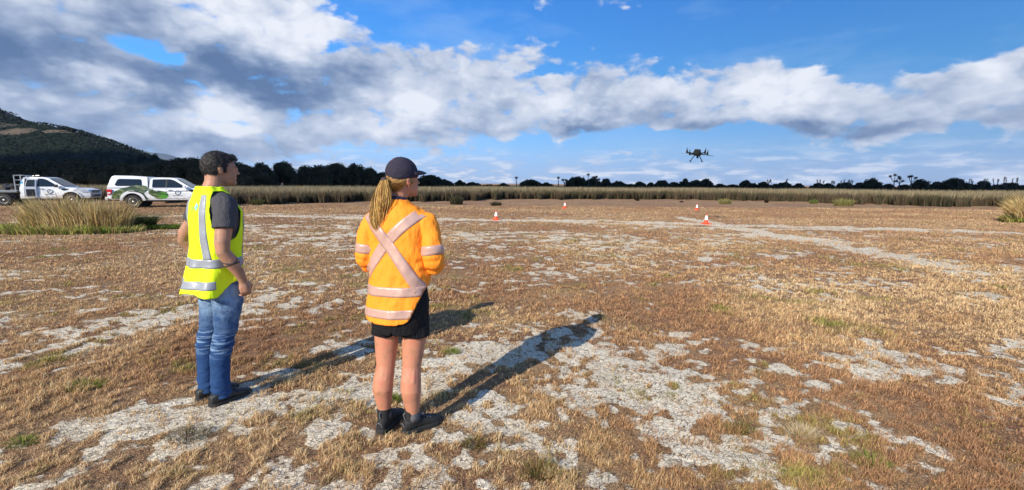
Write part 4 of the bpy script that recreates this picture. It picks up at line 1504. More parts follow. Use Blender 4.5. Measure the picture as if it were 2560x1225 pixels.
# hair: shell with short strands
def hair_cap(M, parent, front, low, mat, k=1.0, grow=.014, extra=None):
    m = MB(); R = M.to_3x3()
    m.ell(M @ Vector((0, -.014 * k, .026 * k)), [v * k for v in (.076 + grow, .094 + grow, .092 + grow * 1.2)], R)
    m.ell(M @ Vector((0, .03 * k, .035 * k)), [v * k for v in (.066 + grow * .8, .066 + grow * .6, .070 + grow * 1.5)], R)
    if extra:
        for c, r in extra:
            m.ell(M @ Vector(c), r, R)
    me_ = fuse(m, .004, 2)
    Mi = M.inverted()

    def keep(cs):
        L = np.array([(Mi @ Vector(c))[:] for c in cs]) / k
        x, y, z = L[:, 0], L[:, 1], L[:, 2]
        line = np.where(y > .052, front, np.where(y > .012, np.interp(y, [.012, .052], [.004, front]), np.interp(y, [-.05, -.01, .012], [low, -.012, .004])))
        # sideburn in front of the ear
        side = (np.abs(x) > .05) & (y > .008) & (y < .028) & (z > -.02)
        ear = (np.abs(x) > .064) & (y > -.028) & (y < .008) & (z < .020)
        return ((z > line) | side) & ~ear
    me_ = cut(me_, keep)
    me_ = displace(me_, lambda V: (fbm(V * np.array([55, 55, 38]), 3, 7, .6) - .5) * .008 * k)
    V, Nn = mesh_np(me_)
    return me_, V, Nn


def strands(name, V, Nn, n, L, w, pal, parent, mat, flow, jitter=.5):
    i = RNG.integers(0, len(V), n)
    p, nn = V[i] - Nn[i] * .003, Nn[i]
    d = nn * .45 + np.array(flow) + RNG.normal(0, jitter, (n, 3)) * .5
    d -= nn * np.minimum(0, (d * nn).sum(1))[:, None]
    d /= np.linalg.norm(d, axis=1)[:, None]
    t = np.cross(d, nn); t /= np.maximum(1e-6, np.linalg.norm(t, axis=1))[:, None]
    L = L * RNG.uniform(.5, 1.2, n)[:, None]
    W = np.stack([p - t * w, p + t * w, p + d * L * .6 + t * w * .8 + nn * .002, p + d * L * .6 - t * w * .8 + nn * .002, p + d * L - nn * .002], 1)
    o = (np.arange(n) * 5)[:, None]
    F = np.concatenate([o + np.array([[0, 1, 2]]), o + np.array([[0, 2, 3]]), o + np.array([[3, 2, 4]])])
    c = np.repeat(pick(pal, RNG.integers(0, len(pal), n)), 5, 0)
    return link_mesh(name, np_mesh(name, W.reshape(-1, 3), F, cols=c), mat, parent)


M_HAIR = leafy('hair', .45, .05)
M_HAIRB = simple('hair_base', (.014, .012, .012), .6, .4, 60, bump=.6, bscale=90)
hme, HV, HN = hair_cap(HM, man, .068, -.058, M_HAIRB, grow=.009, extra=[((0, .06, .092), (.045, .038, .022)), ((.015, .080, .082), (.032, .022, .016))])
ho = link_mesh('hair', hme, M_HAIRB, man, smooth=True)
strands('hair_strands', HV, HN, 5200, .017, .0011, [(.016, .013, .012), (.025, .022, .021), (.012, .01, .01), (.07, .066, .064), (.012, .01, .01)], ho, M_HAIR, (0, .25, -.55))
# eyebrows and stubble shade are kept as short strands too
for s in (-1, 1):
    MB().tube([HM @ Vector((s * .014, .098, .022)), HM @ Vector((s * .032, .096, .029)), HM @ Vector((s * .05, .082, .024))], [.003, .004, .002], 6).build('eyebrow', M_HAIRB, man)

# t-shirt
mb = MB()
torso(mb, [(.90, .165, .125, 0, -.01), (1.0, .158, .118, 0, 0), (1.15, .165, .122, 0, .003), (1.3, .182, .130, 0, .008), (1.39, .188, .120, 0, .0), (1.455, .150, .090, 0, -.012), (1.50, .085, .072, 0, -.015), (1.515, .07, .066, 0, -.015)])
mb.tube([(.13, -.01, 1.425), (.19, -.016, 1.415), (.222, -.038, 1.35), (.238, -.056, 1.275), (.240, -.058, 1.262)], [.075, .075, .070, .070, .071], 20)
mb.tube([(-.13, -.01, 1.425), (-.175, -.014, 1.41), (-.205, -.03, 1.35), (-.232, -.048, 1.29), (-.236, -.052, 1.28)], [.075, .075, .068, .068, .069], 20)
tme = fuse(mb, .007, 4)
tme = displace(tme, lambda V: (fbm(V * np.array([14, 14, 8]), 3, 3) - .5) * .016)
tee = link_mesh('t_shirt', tme, M_TEE, man, smooth=True)

# vest: shoulders follow the t-shirt, the back panel hangs loose and blows out behind
mb = MB()
torso(mb, [(.70, .200, .165, -.005, -.098), (.80, .198, .165, 0, -.078), (.90, .192, .155, 0, -.052), (1.0, .184, .145, 0, -.028), (1.12, .182, .140, 0, -.010), (1.25, .192, .143, 0, .002),
           (1.36, .200, .136, 0, -.002), (1.43, .188, .112, 0, -.012), (1.475, .145, .092, 0, -.018), (1.515, .098, .084, 0, -.018), (1.535, .088, .078, 0, -.018)], e=2.4)
vme = fuse(mb, .007, 4)


def hemz(x, y):
    # long back, high sides, medium front
    b_ = sstep(-y, -.02, .13)
    return .895 - .092 * b_ + .02 * np.sin(x * 14 + 1.0) 


def keep_vest(c):
    x, y, z = c.T
    hem = z > hemz(x, y)
    ax_ = np.abs(x)
    arm = ((y + .008) / .090) ** 2 + ((z - 1.345) / .170) ** 2 < 1
    arm &= ax_ > .105
    top = (ax_ > .168) & (z > 1.36) & (np.abs(y + .01) < .10)
    neck = ((x / .083) ** 2 + ((y + .005) / .085) ** 2 < 1) & (z > 1.47)
    vneck = (y > .03) & (ax_ < (z - 1.30) * .42) & (z > 1.30)
    return hem & ~arm & ~top & ~neck & ~vneck


def vest_folds(V):
    x, y, z = V.T
    low = sstep(1.25 - z, 0, .45)
    ang = np.arctan2(x, -y)
    f_ = np.sin(ang * 7 + 3 * fbm(V * 4, 2, 3)) * .014 * low
    return f_ + (fbm(V * np.array([9, 9, 5]), 3, 13) - .5) * .030


vme = displace(vme, vest_folds)
full_vest = vme.copy()
vme = cut(vme, keep_vest)
vest = link_mesh('vest', vme, M_VEST, man, smooth=True)
md = vest.modifiers.new('thickness', 'SOLIDIFY'); md.thickness = .004; md.offset = 1


def ring_fn(z0, z1, a0, a1, cy=-.03, sag=0.0):
    def fn(s, t):
        a = a0 + (a1 - a0) * s
        z = z0 + (z1 - z0) * t + sag * math.cos(a) * -1
        d = Vector((math.sin(a), -math.cos(a), 0))
        return Vector((0, cy, z)) + d * .6, -d
    return fn


tape('reflective_tape', vme, ring_fn(.99, 1.05, -math.pi, math.pi), 120, 5, M_TAPEG, vest, off=.0062)
tape('reflective_tape', vme, ring_fn(.850, .905, math.radians(-108), math.radians(66), sag=.0), 90, 5, M_TAPEG, vest, off=.0062)
for a, w in ((math.radians(52), .25), (math.radians(-52), .25)):
    tape('reflective_tape', vme, (lambda a_: (lambda s, t: ((lambda z, aa: (Vector((0, -.03, z)) + Vector((math.sin(aa), -math.cos(aa), 0)) * .6, Vector((-math.sin(aa), math.cos(aa), 0))))(1.05 + .43 * s, a_ * (1 - .12 * math.sin(s * 3.0)) + (t - .5) * .34))))(a), 40, 5, M_TAPEG, vest, off=.0062)
for a in (math.radians(142), math.radians(-142)):
    tape('reflective_tape', vme, (lambda a_: (lambda s, t: ((lambda z, aa: (Vector((0, -.03, z)) + Vector((math.sin(aa), -math.cos(aa), 0)) * .6, Vector((-math.sin(aa), math.cos(aa), 0))))(1.05 + .39 * s, a_ + (t - .5) * .30))))(a), 40, 5, M_TAPEG, vest, off=.0062)


def text_mesh(txt, size):
    cu = bpy.data.curves.new('t', 'FONT'); cu.body = txt; cu.size = size; cu.align_x = 'CENTER'; cu.align_y = 'CENTER'
    cu.resolution_u = 3
    o = bpy.data.objects.new('t', cu); C.objects.link(o)
    me_ = eval_mesh(o)
    bpy.data.objects.remove(o)
    bm = bmesh.new(); bm.from_mesh(me_)
    bmesh.ops.triangulate(bm, faces=bm.faces)
    bmesh.ops.subdivide_edges(bm, edges=[e for e in bm.edges if e.calc_length() > size * .25], cuts=2)
    bm.to_mesh(me_); bm.free()
    return me_


def print_on(name, me_, garment_me, place, mat, parent, off=.0085):
    """wrap flat lettering on a garment: place(u, v) -> ray origin, direction"""
    bvh = BVHTree.FromPolygons([v.co for v in garment_me.vertices], [tuple(p.vertices) for p in garment_me.polygons])
    for v in me_.vertices:
        o_, d_ = place(v.co.x, v.co.y)
        loc, nor, i_, ds = bvh.ray_cast(o_, d_)
        v.co = (loc if loc else o_ + d_ * .45) - d_ * off
    me_.update()
    return link_mesh(name, me_, mat, parent)


def back_place(a0, z0, r=.17):
    def f_(u, v):
        a = a0 + u / r
        d = Vector((math.sin(a), -math.cos(a), 0))
        return Vector((0, -.03, z0 + v)) + d * .6, -d
    return f_


M_PRT = simple('print_grey', (.22, .36, .10), .7, .05)
M_CY = simple('print_cyan', (.25, .85, .72), .7, .05)
print_on('printed_text', text_mesh('one', .062), vme, back_place(.02, 1.392), M_PRT, vest)
star = MB()
for q in range(4):
    a = q * math.pi / 2 + .3
    star.lathe([(.0125, 0), (.0125, .0001)], 10, Matrix.Translation((math.cos(a) * .013, math.sin(a) * .013, 0)))
sm = star.mesh('printed_mark')
print_on('printed_mark', sm, vme, back_place(.43, 1.403), M_CY, vest)

# jeans
mb = MB()
torso(mb, [(.78, .150, .120, 0, -.005), (.86, .168, .130, 0, -.012), (.93, .165, .122, 0, -.008), (1.0, .155, .112, 0, 0), (1.01, .153, .11, 0, 0)])
for s in (1, -1):
    p = LEG[s]
    mb.tube([(s * .082, -.012, .92), (s * .090, -.005, .80), (p[1][0], p[1][1] - .005, .72), p[2], (p[2][0], p[2][1] - .025, .44), p[3], (p[4][0], p[4][1] + .0, .18), (p[4][0], p[4][1] + .004, .055)],
            [.098, .100, .094, .072, .070, .066, .059, .062], 24)
    mb.ell((s * .078, -.065, .87), (.085, .078, .085))
jme = fuse(mb, .007, 3)


def jean_folds(V):
    x, y, z = V.T
    k = np.exp(-((z - .46) / .10) ** 2) + np.exp(-((z - .12) / .07) ** 2) * 1.3 + np.exp(-((z - .78) / .07) ** 2) * .8
    return (np.sin(z * 80 + 14 * fbm(V * 7, 3, 4) + x * 22 + y * 30)) * .0036 * np.clip(k, 0, 1.2) + (fbm(V * np.array([9, 9, 15]), 3, 17) - .5) * .016


jme = displace(jme, jean_folds)
jeans = link_mesh('jeans', jme, M_JEANS, man, smooth=True)
M_ST = simple('stitching', (.28, .22, .13), .8)
M_DEN2 = simple('pocket_denim', (.19, .30, .45), .85, .25, 40, bump=.3)
# back pockets
for s in (1, -1):
    tape('pocket', jme, (lambda s_: (lambda a, t: (Vector((s_ * (.018 + .115 * a), -1, .905 - t * .135 - (.022 * (1 - abs(2 * a - 1)) if t > .9 else 0))), Vector((0, 1, 0)))))(s), 16, 16, M_DEN2, jeans, off=.003)
tape('belt', jme, ring_fn(.965, .998, -math.pi, math.pi, 0), 80, 2, M_BLK, jeans, off=.004)
for s in (1, -1):
    shoe(man, ((.088, -.105) if s > 0 else (-.078, -.12)), math.radians(4 if s > 0 else 2), .29, (M_BLK, M_SOLE, M_BLK), high=0.075)

# ------------------------------------------------------------------ the woman in orange
SKW = skin_mat('skin_woman', (.50, .225, .135), (.52, .19, .12))
M_OR = cloth('orange_shirt', (1.0, .30, .022), folds=(6, 6, 3), fstr=.6, var=.05, rough=.7)
M_TAPEP = tape_mat('pink_reflective', (.47, .335, .32), seg=60.0, gap=(.62, .33, .20))
M_SHORT = cloth('black_shorts', (.008, .008, .010), folds=(10, 10, 4), fstr=.7)
M_NAVY = cloth('navy_collar', (.03, .025, .05))
M_SOCKD = cloth('black_sock', (.012, .011, .014))
M_SOCKG = cloth('grey_sock', (.11, .11, .12), weave=200)
M_BOOT = simple('boot_fabric', (.012, .0125, .013), .75, .3, 30, bump=.5)
M_CAP = cloth('navy_cap', (.030, .026, .044), folds=(14, 14, 14), fstr=.4, var=.3)
M_CAPR = cloth('cap_red', (.16, .06, .07))

WY = math.radians(-8)
wom = empty('person', (-.690, 2.665, 0), WY)
tag(wom, 'woman in an orange long sleeved shirt and black shorts with ponytail and cap', 'person', 'people watching the drone')
mb = MB()
torso(mb, [(.80, .15, .115, 0, -.01), (.90, .155, .12, 0, -.01), (1.03, .125, .095, 0, 0), (1.15, .13, .10, 0, 0), (1.28, .15, .11, 0, .005), (1.36, .155, .095, 0, 0), (1.42, .10, .07, 0, -.01), (1.45, .06, .055, 0, -.01)])
WH = Matrix.Translation((.030, .018, 1.585)) @ Matrix.Rotation(math.radians(-36), 4, 'Z') @ Matrix.Rotation(math.radians(2), 4, 'X')
mb.tube([(0, -.02, 1.38), (0, -.018, 1.44), (.012, -.004, 1.49), (.022, .0, 1.55)], [.065, .052, .048, .052], 16)
head_shapes(mb, WH, True)
for s in (1, -1):
    kx = 1.0 if s > 0 else .90
    mb.tube([(s * .14 * kx, 0, 1.38), (s * .18 * kx, 0, 1.33), (s * .205 * kx, -.02, 1.22), (s * .222 * kx, -.03, 1.12), (s * .215 * kx, .0, 1.075), (s * .18 * kx, .09, 1.08), (s * .12, .19, 1.10), (s * .10, .22, 1.10)],
            [.045, .046, .043, .038, .036, .038, .030, .024], 14)
    hand(mb, (s * .10, .22, 1.10), (-s * .45, .9, .12), (-s * .3, .0, .9) if False else (-s, -.3, .25), .9, flip=-s)
WL = {-1: [(-.087, -.01, .80), (-.097, -.005, .62), (-.101, -.018, .50), (-.100, -.030, .43), (-.108, -.052, .345), (-.112, -.060, .29), (-.112, -.050, .20), (-.112, -.045, .13), (-.112, -.045, .08)],
      1: [(.085, -.01, .80), (.083, -.005, .62), (.074, -.016, .50), (.070, -.028, .43), (.071, -.050, .345), (.073, -.058, .29), (.075, -.048, .20), (.077, -.043, .13), (.077, -.043, .08)]}
WR = [.086, .077, .065, .0575, .063, .0635, .051, .039, .039]
for s in (1, -1):
    mb.tube(WL[s], WR, 24)
    # tendons behind the knee and calf heads
    mb.tube([(WL[s][1][0] + .03, -.05, .60), (WL[s][3][0] + .032, -.066, .45), (WL[s][4][0] + .026, -.085, .36), (WL[s][5][0] + .02, -.09, .27)], [.016, .006, .022, .014], 10)
    mb.tube([(WL[s][1][0] - .03, -.05, .60), (WL[s][3][0] - .032, -.066, .45), (WL[s][4][0] - .026, -.085, .36), (WL[s][5][0] - .02, -.09, .27)], [.016, .006, .022, .014], 10)
wme = fuse(mb, .0055, 3)
wbody = link_mesh('body', wme, SKW, wom, smooth=True)
eyes(WH, wom, (.06, .08, .10), .94)
MB().ell(WH @ Vector((.073, -.012, -.036)), (.004, .004, .004), sub=2).build('earring', simple('gold', (.6, .4, .2), .3, metal=1.0), wom, smooth=True)

# shirt
mb = MB()
torso(mb, [(.64, .196, .150, -.004, -.022), (.74, .199, .152, -.003, -.020), (.85, .194, .146, -.002, -.014), (.97, .187, .134, 0, -.008), (1.08, .178, .126, 0, -.004), (1.20, .176, .126, 0, .0),
           (1.30, .184, .124, 0, 0), (1.375, .178, .105, 0, -.004), (1.425, .128, .082, 0, -.012), (1.455, .076, .064, 0, -.014), (1.47, .062, .058, 0, -.014)], e=2.35)
SL = {}
for s in (1, -1):
    kx = 1.0 if s > 0 else .90
    SL[s] = [Vector((v[0] * kx, v[1], v[2] + .022 * (v[2] < 1.3))) for v in ((s * .115, -.004, 1.358), (s * .174, -.004, 1.325), (s * .212, -.016, 1.24), (s * .228, -.03, 1.15), (s * .232, -.03, 1.095), (s * .222, .0, 1.055), (s * .19, .07, 1.055), (s * .145, .15, 1.075), (s * .125, .18, 1.085))]
    mb.tube(SL[s], [.060, .066, .060, .060, .060, .058, .050, .044, .044], 22)
sme = fuse(mb, .007, 3)


def shirt_folds(V):
    x, y, z = V.T
    side = sstep(np.abs(x), .10, .2)
    f_ = (fbm(V * np.array([11, 11, 5]), 3, 23) - .5) * .036
    dg = np.sin((z * 1.0 + x * .8) * 38 + 6 * fbm(V * 4, 2, 9)) * .0045 * np.exp(-((z - 1.02) / .13) ** 2) * sstep(x, -.05, .12)
    el_ = np.sin(z * 110 + 5 * fbm(V * 7, 2, 8)) * .005 * side * np.exp(-((z - 1.09) / .07) ** 2)
    return f_ + dg + el_


sme = displace(sme, shirt_folds)


def keep_shirt(c):
    x, y, z = c.T
    back = sstep(-y, -.03, .06)
    arc = np.clip(np.abs(x + .035) / .19, 0, 1.15)
    hem = .738 + .055 * arc ** 3.2 + .13 * sstep(x, .085, .20) + .08 * (1 - back)
    neck = (np.hypot(x, y + .012) < .062) & (z > 1.44)
    return (z > hem) & ~neck


sme = cut(sme, keep_shirt)
shirt = link_mesh('shirt', sme, M_OR, wom, smooth=True)
md = shirt.modifiers.new('thickness', 'SOLIDIFY'); md.thickness = .004; md.offset = 1


def band2(p0, p1, w, bow=0.0):
    p0, p1 = Vector((*p0, 0)), Vector((*p1, 0))
    d = (p1 - p0).normalized(); n_ = Vector((-d.y, d.x, 0))

    def fn(s, t):
        p = p0.lerp(p1, s) + n_ * ((t - .5) * w + bow * math.sin(math.pi * s))
        return Vector((p.x, -1, p.y)), Vector((0, 1, 0))
    return fn


# crossed bands on the back, hoops at waist and hem, bands on the sleeves; (x, z)
tape('reflective_tape', sme, band2((.192, 1.417), (-.175, 1.02), .066, -.028), 60, 5, M_TAPEP, shirt, off=.0065)
tape('reflective_tape', sme, band2((-.215, 1.44), (.165, .945), .066, .02), 60, 5, M_TAPEP, shirt, off=.0085)
tape('reflective_tape', sme, ring_fn(.905, .962, -math.pi, math.pi, -.01), 110, 5, M_TAPEP, shirt, off=.0068)
tape('reflective_tape', sme, ring_fn(.775, .828, math.radians(-100), math.radians(72), -.01), 90, 5, M_TAPEP, shirt, off=.0068)
for s in (1, -1):
    a0, a1 = SL[s][2], SL[s][4]
    ax_ = (a1 - a0).normalized(); u_ = ax_.cross(Vector((0, 1, 0))).normalized(); v_ = ax_.cross(u_)
    c_ = a0.lerp(a1, .62)
    tape('reflective_tape', sme, (lambda c_, ax_, u_, v_: (lambda q, t: ((lambda a: (c_ + ax_ * ((t - .5) * .056) + (u_ * math.cos(a) + v_ * math.sin(a)) * .10, -(u_ * math.cos(a) + v_ * math.sin(a))))(q * 2 * math.pi))))(c_, ax_, u_, v_), 48, 4, M_TAPEP, shirt, off=.0065, maxe=.05)
# collar
cb = MB()
cb.rings([[Vector((r * math.cos(a), r * .95 * math.sin(a) - .014, z + .012 * math.sin(a) * -1)) for a in [2 * math.pi * k / 36 for k in range(36)]] for z, r in ((1.43, .071), (1.452, .069), (1.478, .062), (1.482, .058), (1.478, .054), (1.44, .056))])
cb.build('collar', M_NAVY, shirt, smooth=True)

# shorts
mb = MB()
torso(mb, [(.66, .165, .135, -.005, -.012), (.74, .176, .142, 0, -.014), (.84, .178, .140, 0, -.012), (.93, .165, .125, 0, -.006), (1.0, .14, .105, 0, 0)])
for s in (1, -1):
    mb.tube([(s * .083, -.012, .80), (s * .088, -.012, .70), (s * .093 + (-.01 if s < 0 else 0), -.012, .575)], [.092, .094, .096], 26)
shme = fuse(mb, .007, 2)
shme = displace(shme, lambda V: (fbm(V * np.array([13, 13, 6]), 3, 29) - .5) * .018)
shme = cut(shme, lambda c: c[:, 2] > .638 + .004 * np.sin(c[:, 0] * 30) + .045 * np.exp(-((c[:, 0] + .004) / .016) ** 2))
sh = link_mesh('shorts', shme, M_SHORT, wom, smooth=True)
md = sh.modifiers.new('thickness', 'SOLIDIFY'); md.thickness = .004; md.offset = -1

for s in (1, -1):
    ax2, ay2 = WL[s][7][0], WL[s][7][1]
    MB().lathe([(.0405, .085), (.042, .11), (.041, .135), (.0395, .150), (.037, .152)], 28, Matrix.Translation((ax2, ay2, 0))).build('sock', M_SOCKG, wom, smooth=True)
    MB().lathe([(.0385, .140), (.0395, .155), (.0385, .168), (.036, .169)], 28, Matrix.Translation((ax2, ay2, 0))).build('sock_lining', M_SOCKD, wom, smooth=True)
    sh_ = shoe(wom, (ax2, ay2 + .012), math.radians(-42 if s > 0 else -6), .285, (M_BOOT, M_SOLE, simple('boot_lace', (.10, .10, .11), .8)), name='walking_boot', high=.140)
    R_ = Matrix.Translation((ax2, ay2 + .012, 0)) @ Matrix.Rotation(math.radians(-42 if s > 0 else -6), 4, 'Z')
    # heel ring and pull tab
    hb = MB()
    hb.tube([R_ @ Vector((.020 * math.cos(a) , -.078 - .002 * math.sin(a), .058 + .020 * math.sin(a))) for a in [math.pi * k / 8 for k in range(9)]], .003, 6)
    hb.tube([R_ @ Vector(v) for v in ((0, -.062, .10), (0, -.070, .135), (0, -.058, .14))], .005, 6)
    hb.build('heel_trim', simple('grey_trim', (.12, .12, .13), .6), sh_)

# cap
m = MB()
Rw = WH.to_3x3()
m.ell(WH @ Vector((0, -.008, .044)), (.080, .098, .092), Rw)
m.ell(WH @ Vector((0, -.014, .030)), (.0795, .092, .060), Rw)
cme = fuse(m, .005, 2)
Wi = WH.inverted()


def keep_cap(cs):
    L = np.array([(Wi @ Vector(c))[:] for c in cs])
    x, y, z = L.T
    hole = (y < -.07) & (np.abs(x) < .030) & (z < .030 - (x / .030) ** 2 * .022)
    return (z > .016 - .12 * np.minimum(y + .0, .0) * -.0 - .012 * sstep(-y, 0, .1)) & ~hole


cme = cut(cme, keep_cap)
cap = link_mesh('cap', cme, M_CAP, wom, smooth=True)
md = cap.modifiers.new('thickness', 'SOLIDIFY'); md.thickness = .004; md.offset = 1
# brim
bv, bf = [], []
nb, nr_ = 20, 8
for i in range(nb + 1):
    a = math.radians(-72 + 144 * i / nb)
    for j in range(nr_ + 1):
        t = j / nr_
        ex = .078 * max(0.0, math.cos(a * 1.15)) ** .8
        x = math.sin(a) * (.076 + .010 * t)
        y = -.008 + math.cos(a) * .091 + ex * t
        z = .056 - .016 * t - .16 * x * x / .08 * (.3 + .7 * t) + .006 * math.sin(t * 3)
        bv.append(WH @ Vector((x, y, z)))
for i in range(nb):
    for j in range(nr_):
        k_ = i * (nr_ + 1) + j
        bf.append((k_, k_ + 1, k_ + nr_ + 2, k_ + nr_ + 1))
bme = bpy.data.meshes.new('brim'); bme.from_pydata([v[:] for v in bv], [], bf); bme.update()
bo = link_mesh('brim', bme, M_CAP, cap, smooth=True)
md = bo.modifiers.new('thickness', 'SOLIDIFY'); md.thickness = .005; md.offset = 0
MB().ell(WH @ Vector((0, -.008, .1365)), (.007, .007, .004), sub=2).build('button', M_CAPR, cap, smooth=True)
sb = MB()
for k_ in range(6):
    a = math.pi * k_ / 6 + math.radians(30)
    for sg in (0, 1):
        pts = []
        for q in range(9):
            t = q / 8 * 1.35
            aa = a + math.pi * sg
            pts.append(WH @ Vector((math.cos(aa) * .0812 * math.sin(t), -.008 + math.sin(aa) * .0992 * math.sin(t), .044 + .0932 * math.cos(t))))
        if not (abs(math.cos(aa)) < .3 and math.sin(aa) < 0):
            sb.tube(pts, .0012, 4)
sb.build('seams', M_NAVY, cap)
# faded reddish crown panel
tape('crown_panel', cme, lambda s, t: ((lambda a, q: ((WH @ Vector((math.cos(a) * q, -.02 + math.sin(a) * q, .5))), -(Rw @ Vector((0, 0, 1)))))(math.radians(215 + 60 * s), .004 + t * .050)), 12, 8, M_CAPR, cap, off=.0052, maxe=.05)

# hair under the cap and the ponytail
hm2, HV2, HN2 = hair_cap(WH, wom, .05, -.060, M_HAIRB, k=.95, grow=.006)
M_BLB = simple('blond_base', (.30, .17, .055), .55, .4, 50, bump=.5, bscale=80)
h2 = link_mesh('hair', hm2, M_BLB, wom, smooth=True)
BL = [(.52, .31, .09), (.30, .16, .05), (.70, .47, .17), (.15, .075, .028), (.46, .26, .08), (.62, .39, .13)]
lowz = np.array([(WH.inverted() @ Vector(v))[2] for v in HV2]) < -.012
strands('hair_strands', HV2[lowz], HN2[lowz], 1600, .030, .0014, BL, h2, M_HAIR, (-.35, -.55, -.1), .25)


def ponytail():
    back = WH @ Vector((0, -.105, .012))
    P0 = [back, back + Vector((-.006, -.024, -.010)), back + Vector((-.010, -.040, -.07)), back + Vector((-.022, -.048, -.145)), back + Vector((-.044, -.046, -.21)), back + Vector((-.056, -.050, -.265)), back + Vector((-.046, -.052, -.315))]
    rads = [.011, .015, .029, .036, .032, .024, .010]
    V, F, K = [], [], []
    ns = 760
    for i in range(ns):
        a = RNG.uniform(0, 2 * math.pi); q = math.sqrt(RNG.uniform(0, 1))
        ph = RNG.uniform(0, 6.28); wl = RNG.uniform(22, 34); amp = RNG.uniform(.003, .010)
        end = RNG.uniform(.74, 1.0)
        if i % 14 == 0:
            q = RNG.uniform(1.0, 1.45)
        col = np.array(BL[RNG.integers(0, len(BL))]) * RNG.uniform(.8, 1.2)
        pts = []
        n = 16
        for k in range(n):
            t = k / (n - 1) * end * (len(P0) - 1)
            j = min(int(t), len(P0) - 2); f_ = t - j
            f2 = f_ * f_ * (3 - 2 * f_)
            c = P0[j].lerp(P0[j + 1], f_)
            r = rads[j] * (1 - f2) + rads[j + 1] * f2
            s_ = k / (n - 1)
            aa = a + s_ * 1.2
            w_ = amp * math.sin(s_ * wl * .5 + ph) * s_
            pts.append(c + Vector((math.cos(aa) * q * r * 1.25 + w_, math.sin(aa) * q * r * .8 - .4 * w_, 0)))
        wd_ = .00125
        o = len(V)
        for k, p in enumerate(pts):
            w2 = wd_ * (1 if k < n - 3 else (n - 1 - k) / 3 + .1)
            sx = Vector((math.cos(a), math.sin(a), 0)).cross(Vector((0, 0, 1)))
            V += [(p - sx * w2)[:], (p + sx * w2)[:], (p + Vector((math.cos(a), math.sin(a), 0)) * w2 * 1.4)[:]]
            tipc = col * (1.0 + .35 * k / n)
            K += [tipc, tipc, tipc]
        for k in range(n - 1):
            for e_ in range(3):
                F.append([o + k * 3 + e_, o + k * 3 + (e_ + 1) % 3, o + (k + 1) * 3 + (e_ + 1) % 3, o + (k + 1) * 3 + e_])
    link_mesh('ponytail', np_mesh('ponytail', np.array(V), np.array(F), cols=np.clip(np.array(K), 0, 1)), M_HAIR, wom)


ponytail()
M_BAND = simple('hair_tie', (.05, .03, .03), .7)
bk = WH @ Vector((0, -.118, .008))
MB().lathe([(.017, -.006), (.020, 0), (.017, .006)], 16, Matrix.Translation(bk + Vector((-.006, -.010, 0))) @ Matrix.Rotation(.7, 4, 'X')).build('hair_tie', M_BAND, wom, smooth=True)

# ------------------------------------------------------------------ utes
from mathutils.geometry import tessellate_polygon as tessellate
M_WHITE = simple('white_paint', (.74, .76, .78), .28, .03, 2, coat=.8)
wn = M_WHITE.node_tree
NN = NT(wn)
_b = wn.nodes['Principled BSDF']
_src = _b.inputs['Base Color'].links[0].from_socket
_tc = NN.n('ShaderNodeTexCoord').outputs['Object']
_sp = NN.n('ShaderNodeSeparateXYZ'); NN.link(_tc, _sp.inputs[0])
_d = NN.math('MULTIPLY', NN.mr(_sp.outputs[2], 1.0, .45), NN.mr(NN.noise(_tc, 5, 5, .65), .35, .7))
NN.link(NN.mix(_d, _src, (.42, .36, .29, 1)), _b.inputs['Base Color'])
M_GLASS = simple('dark_glass', (.012, .016, .018), .06, .2, spec=.7)
M_PLAST = simple('black_plastic', (.016, .017, .019), .5, .2)
M_TYRE = simple('tyre_rubber', (.022, .021, .020), .85, .25, 12, bump=.3)
M_RIM = simple('steel_rim', (.48, .48, .47), .35, .1, 10, metal=.6)
M_RED = simple('tail_red', (.42, .012, .015), .2, .1)
M_LENS = simple('clear_lens', (.55, .60, .65), .1, .1)
M_DECK = simple('deck_steel', (.20, .22, .24), .5, .2, metal=.4)
M_CABSHADE = simple('cab_shade', (.010, .010, .011), .9, .2)  # near-black, stands in for the shade inside the cab
M_MARK = simple('door_mark', (.025, .05, .085), .5, .1)
M_MARKL = simple('door_mark_light', (.30, .38, .42), .5, .1)
M_CYAN = simple('cyan_mark', (.02, .30, .55), .5, .1)
# green plant wrap
MW, N, b = new_mat('leaf_wrap')
tc = N.n('ShaderNodeTexCoord').outputs['Object']
sp = N.n('ShaderNodeSeparateXYZ'); N.link(tc, sp.inputs[0])
nz = N.noise(N.vmath('MULTIPLY', tc, (2.6, 2.6, 6.5)), 1.0, 5, .62)
wc = N.ramp(nz, [(.32, (.008, .014, .008)), (.44, (.028, .058, .016)), (.52, (.07, .11, .03)), (.60, (.20, .21, .09)), (.70, (.030, .06, .02))])
fr = N.math('MULTIPLY', N.mr(sp.outputs[0], -.45, -.15), N.mr(sp.outputs[2], 1.0, .8))
wc = N.mix(N.math('MULTIPLY', fr, N.mr(nz, .36, .5)), wc, (.065, .30, .018, 1))
N.link(wc, b.inputs['Base Color']); b.inputs['Roughness'].default_value = .3; b.inputs['Coat Weight'].default_value = .6
M_WRAP = MW


def hw_at(x, z):
    """half width of the ute at length x and height z"""
    w = .925
    w -= .16 * max(0, (x - 1.75) / .75) ** 2
    w -= .05 * max(0, (-x - 2.2) / .6) ** 2
    if z > 1.12:
        w -= .035 + (z - 1.12) * .27
    elif z < .62:
        w -= (.62 - z) * .14
    return w


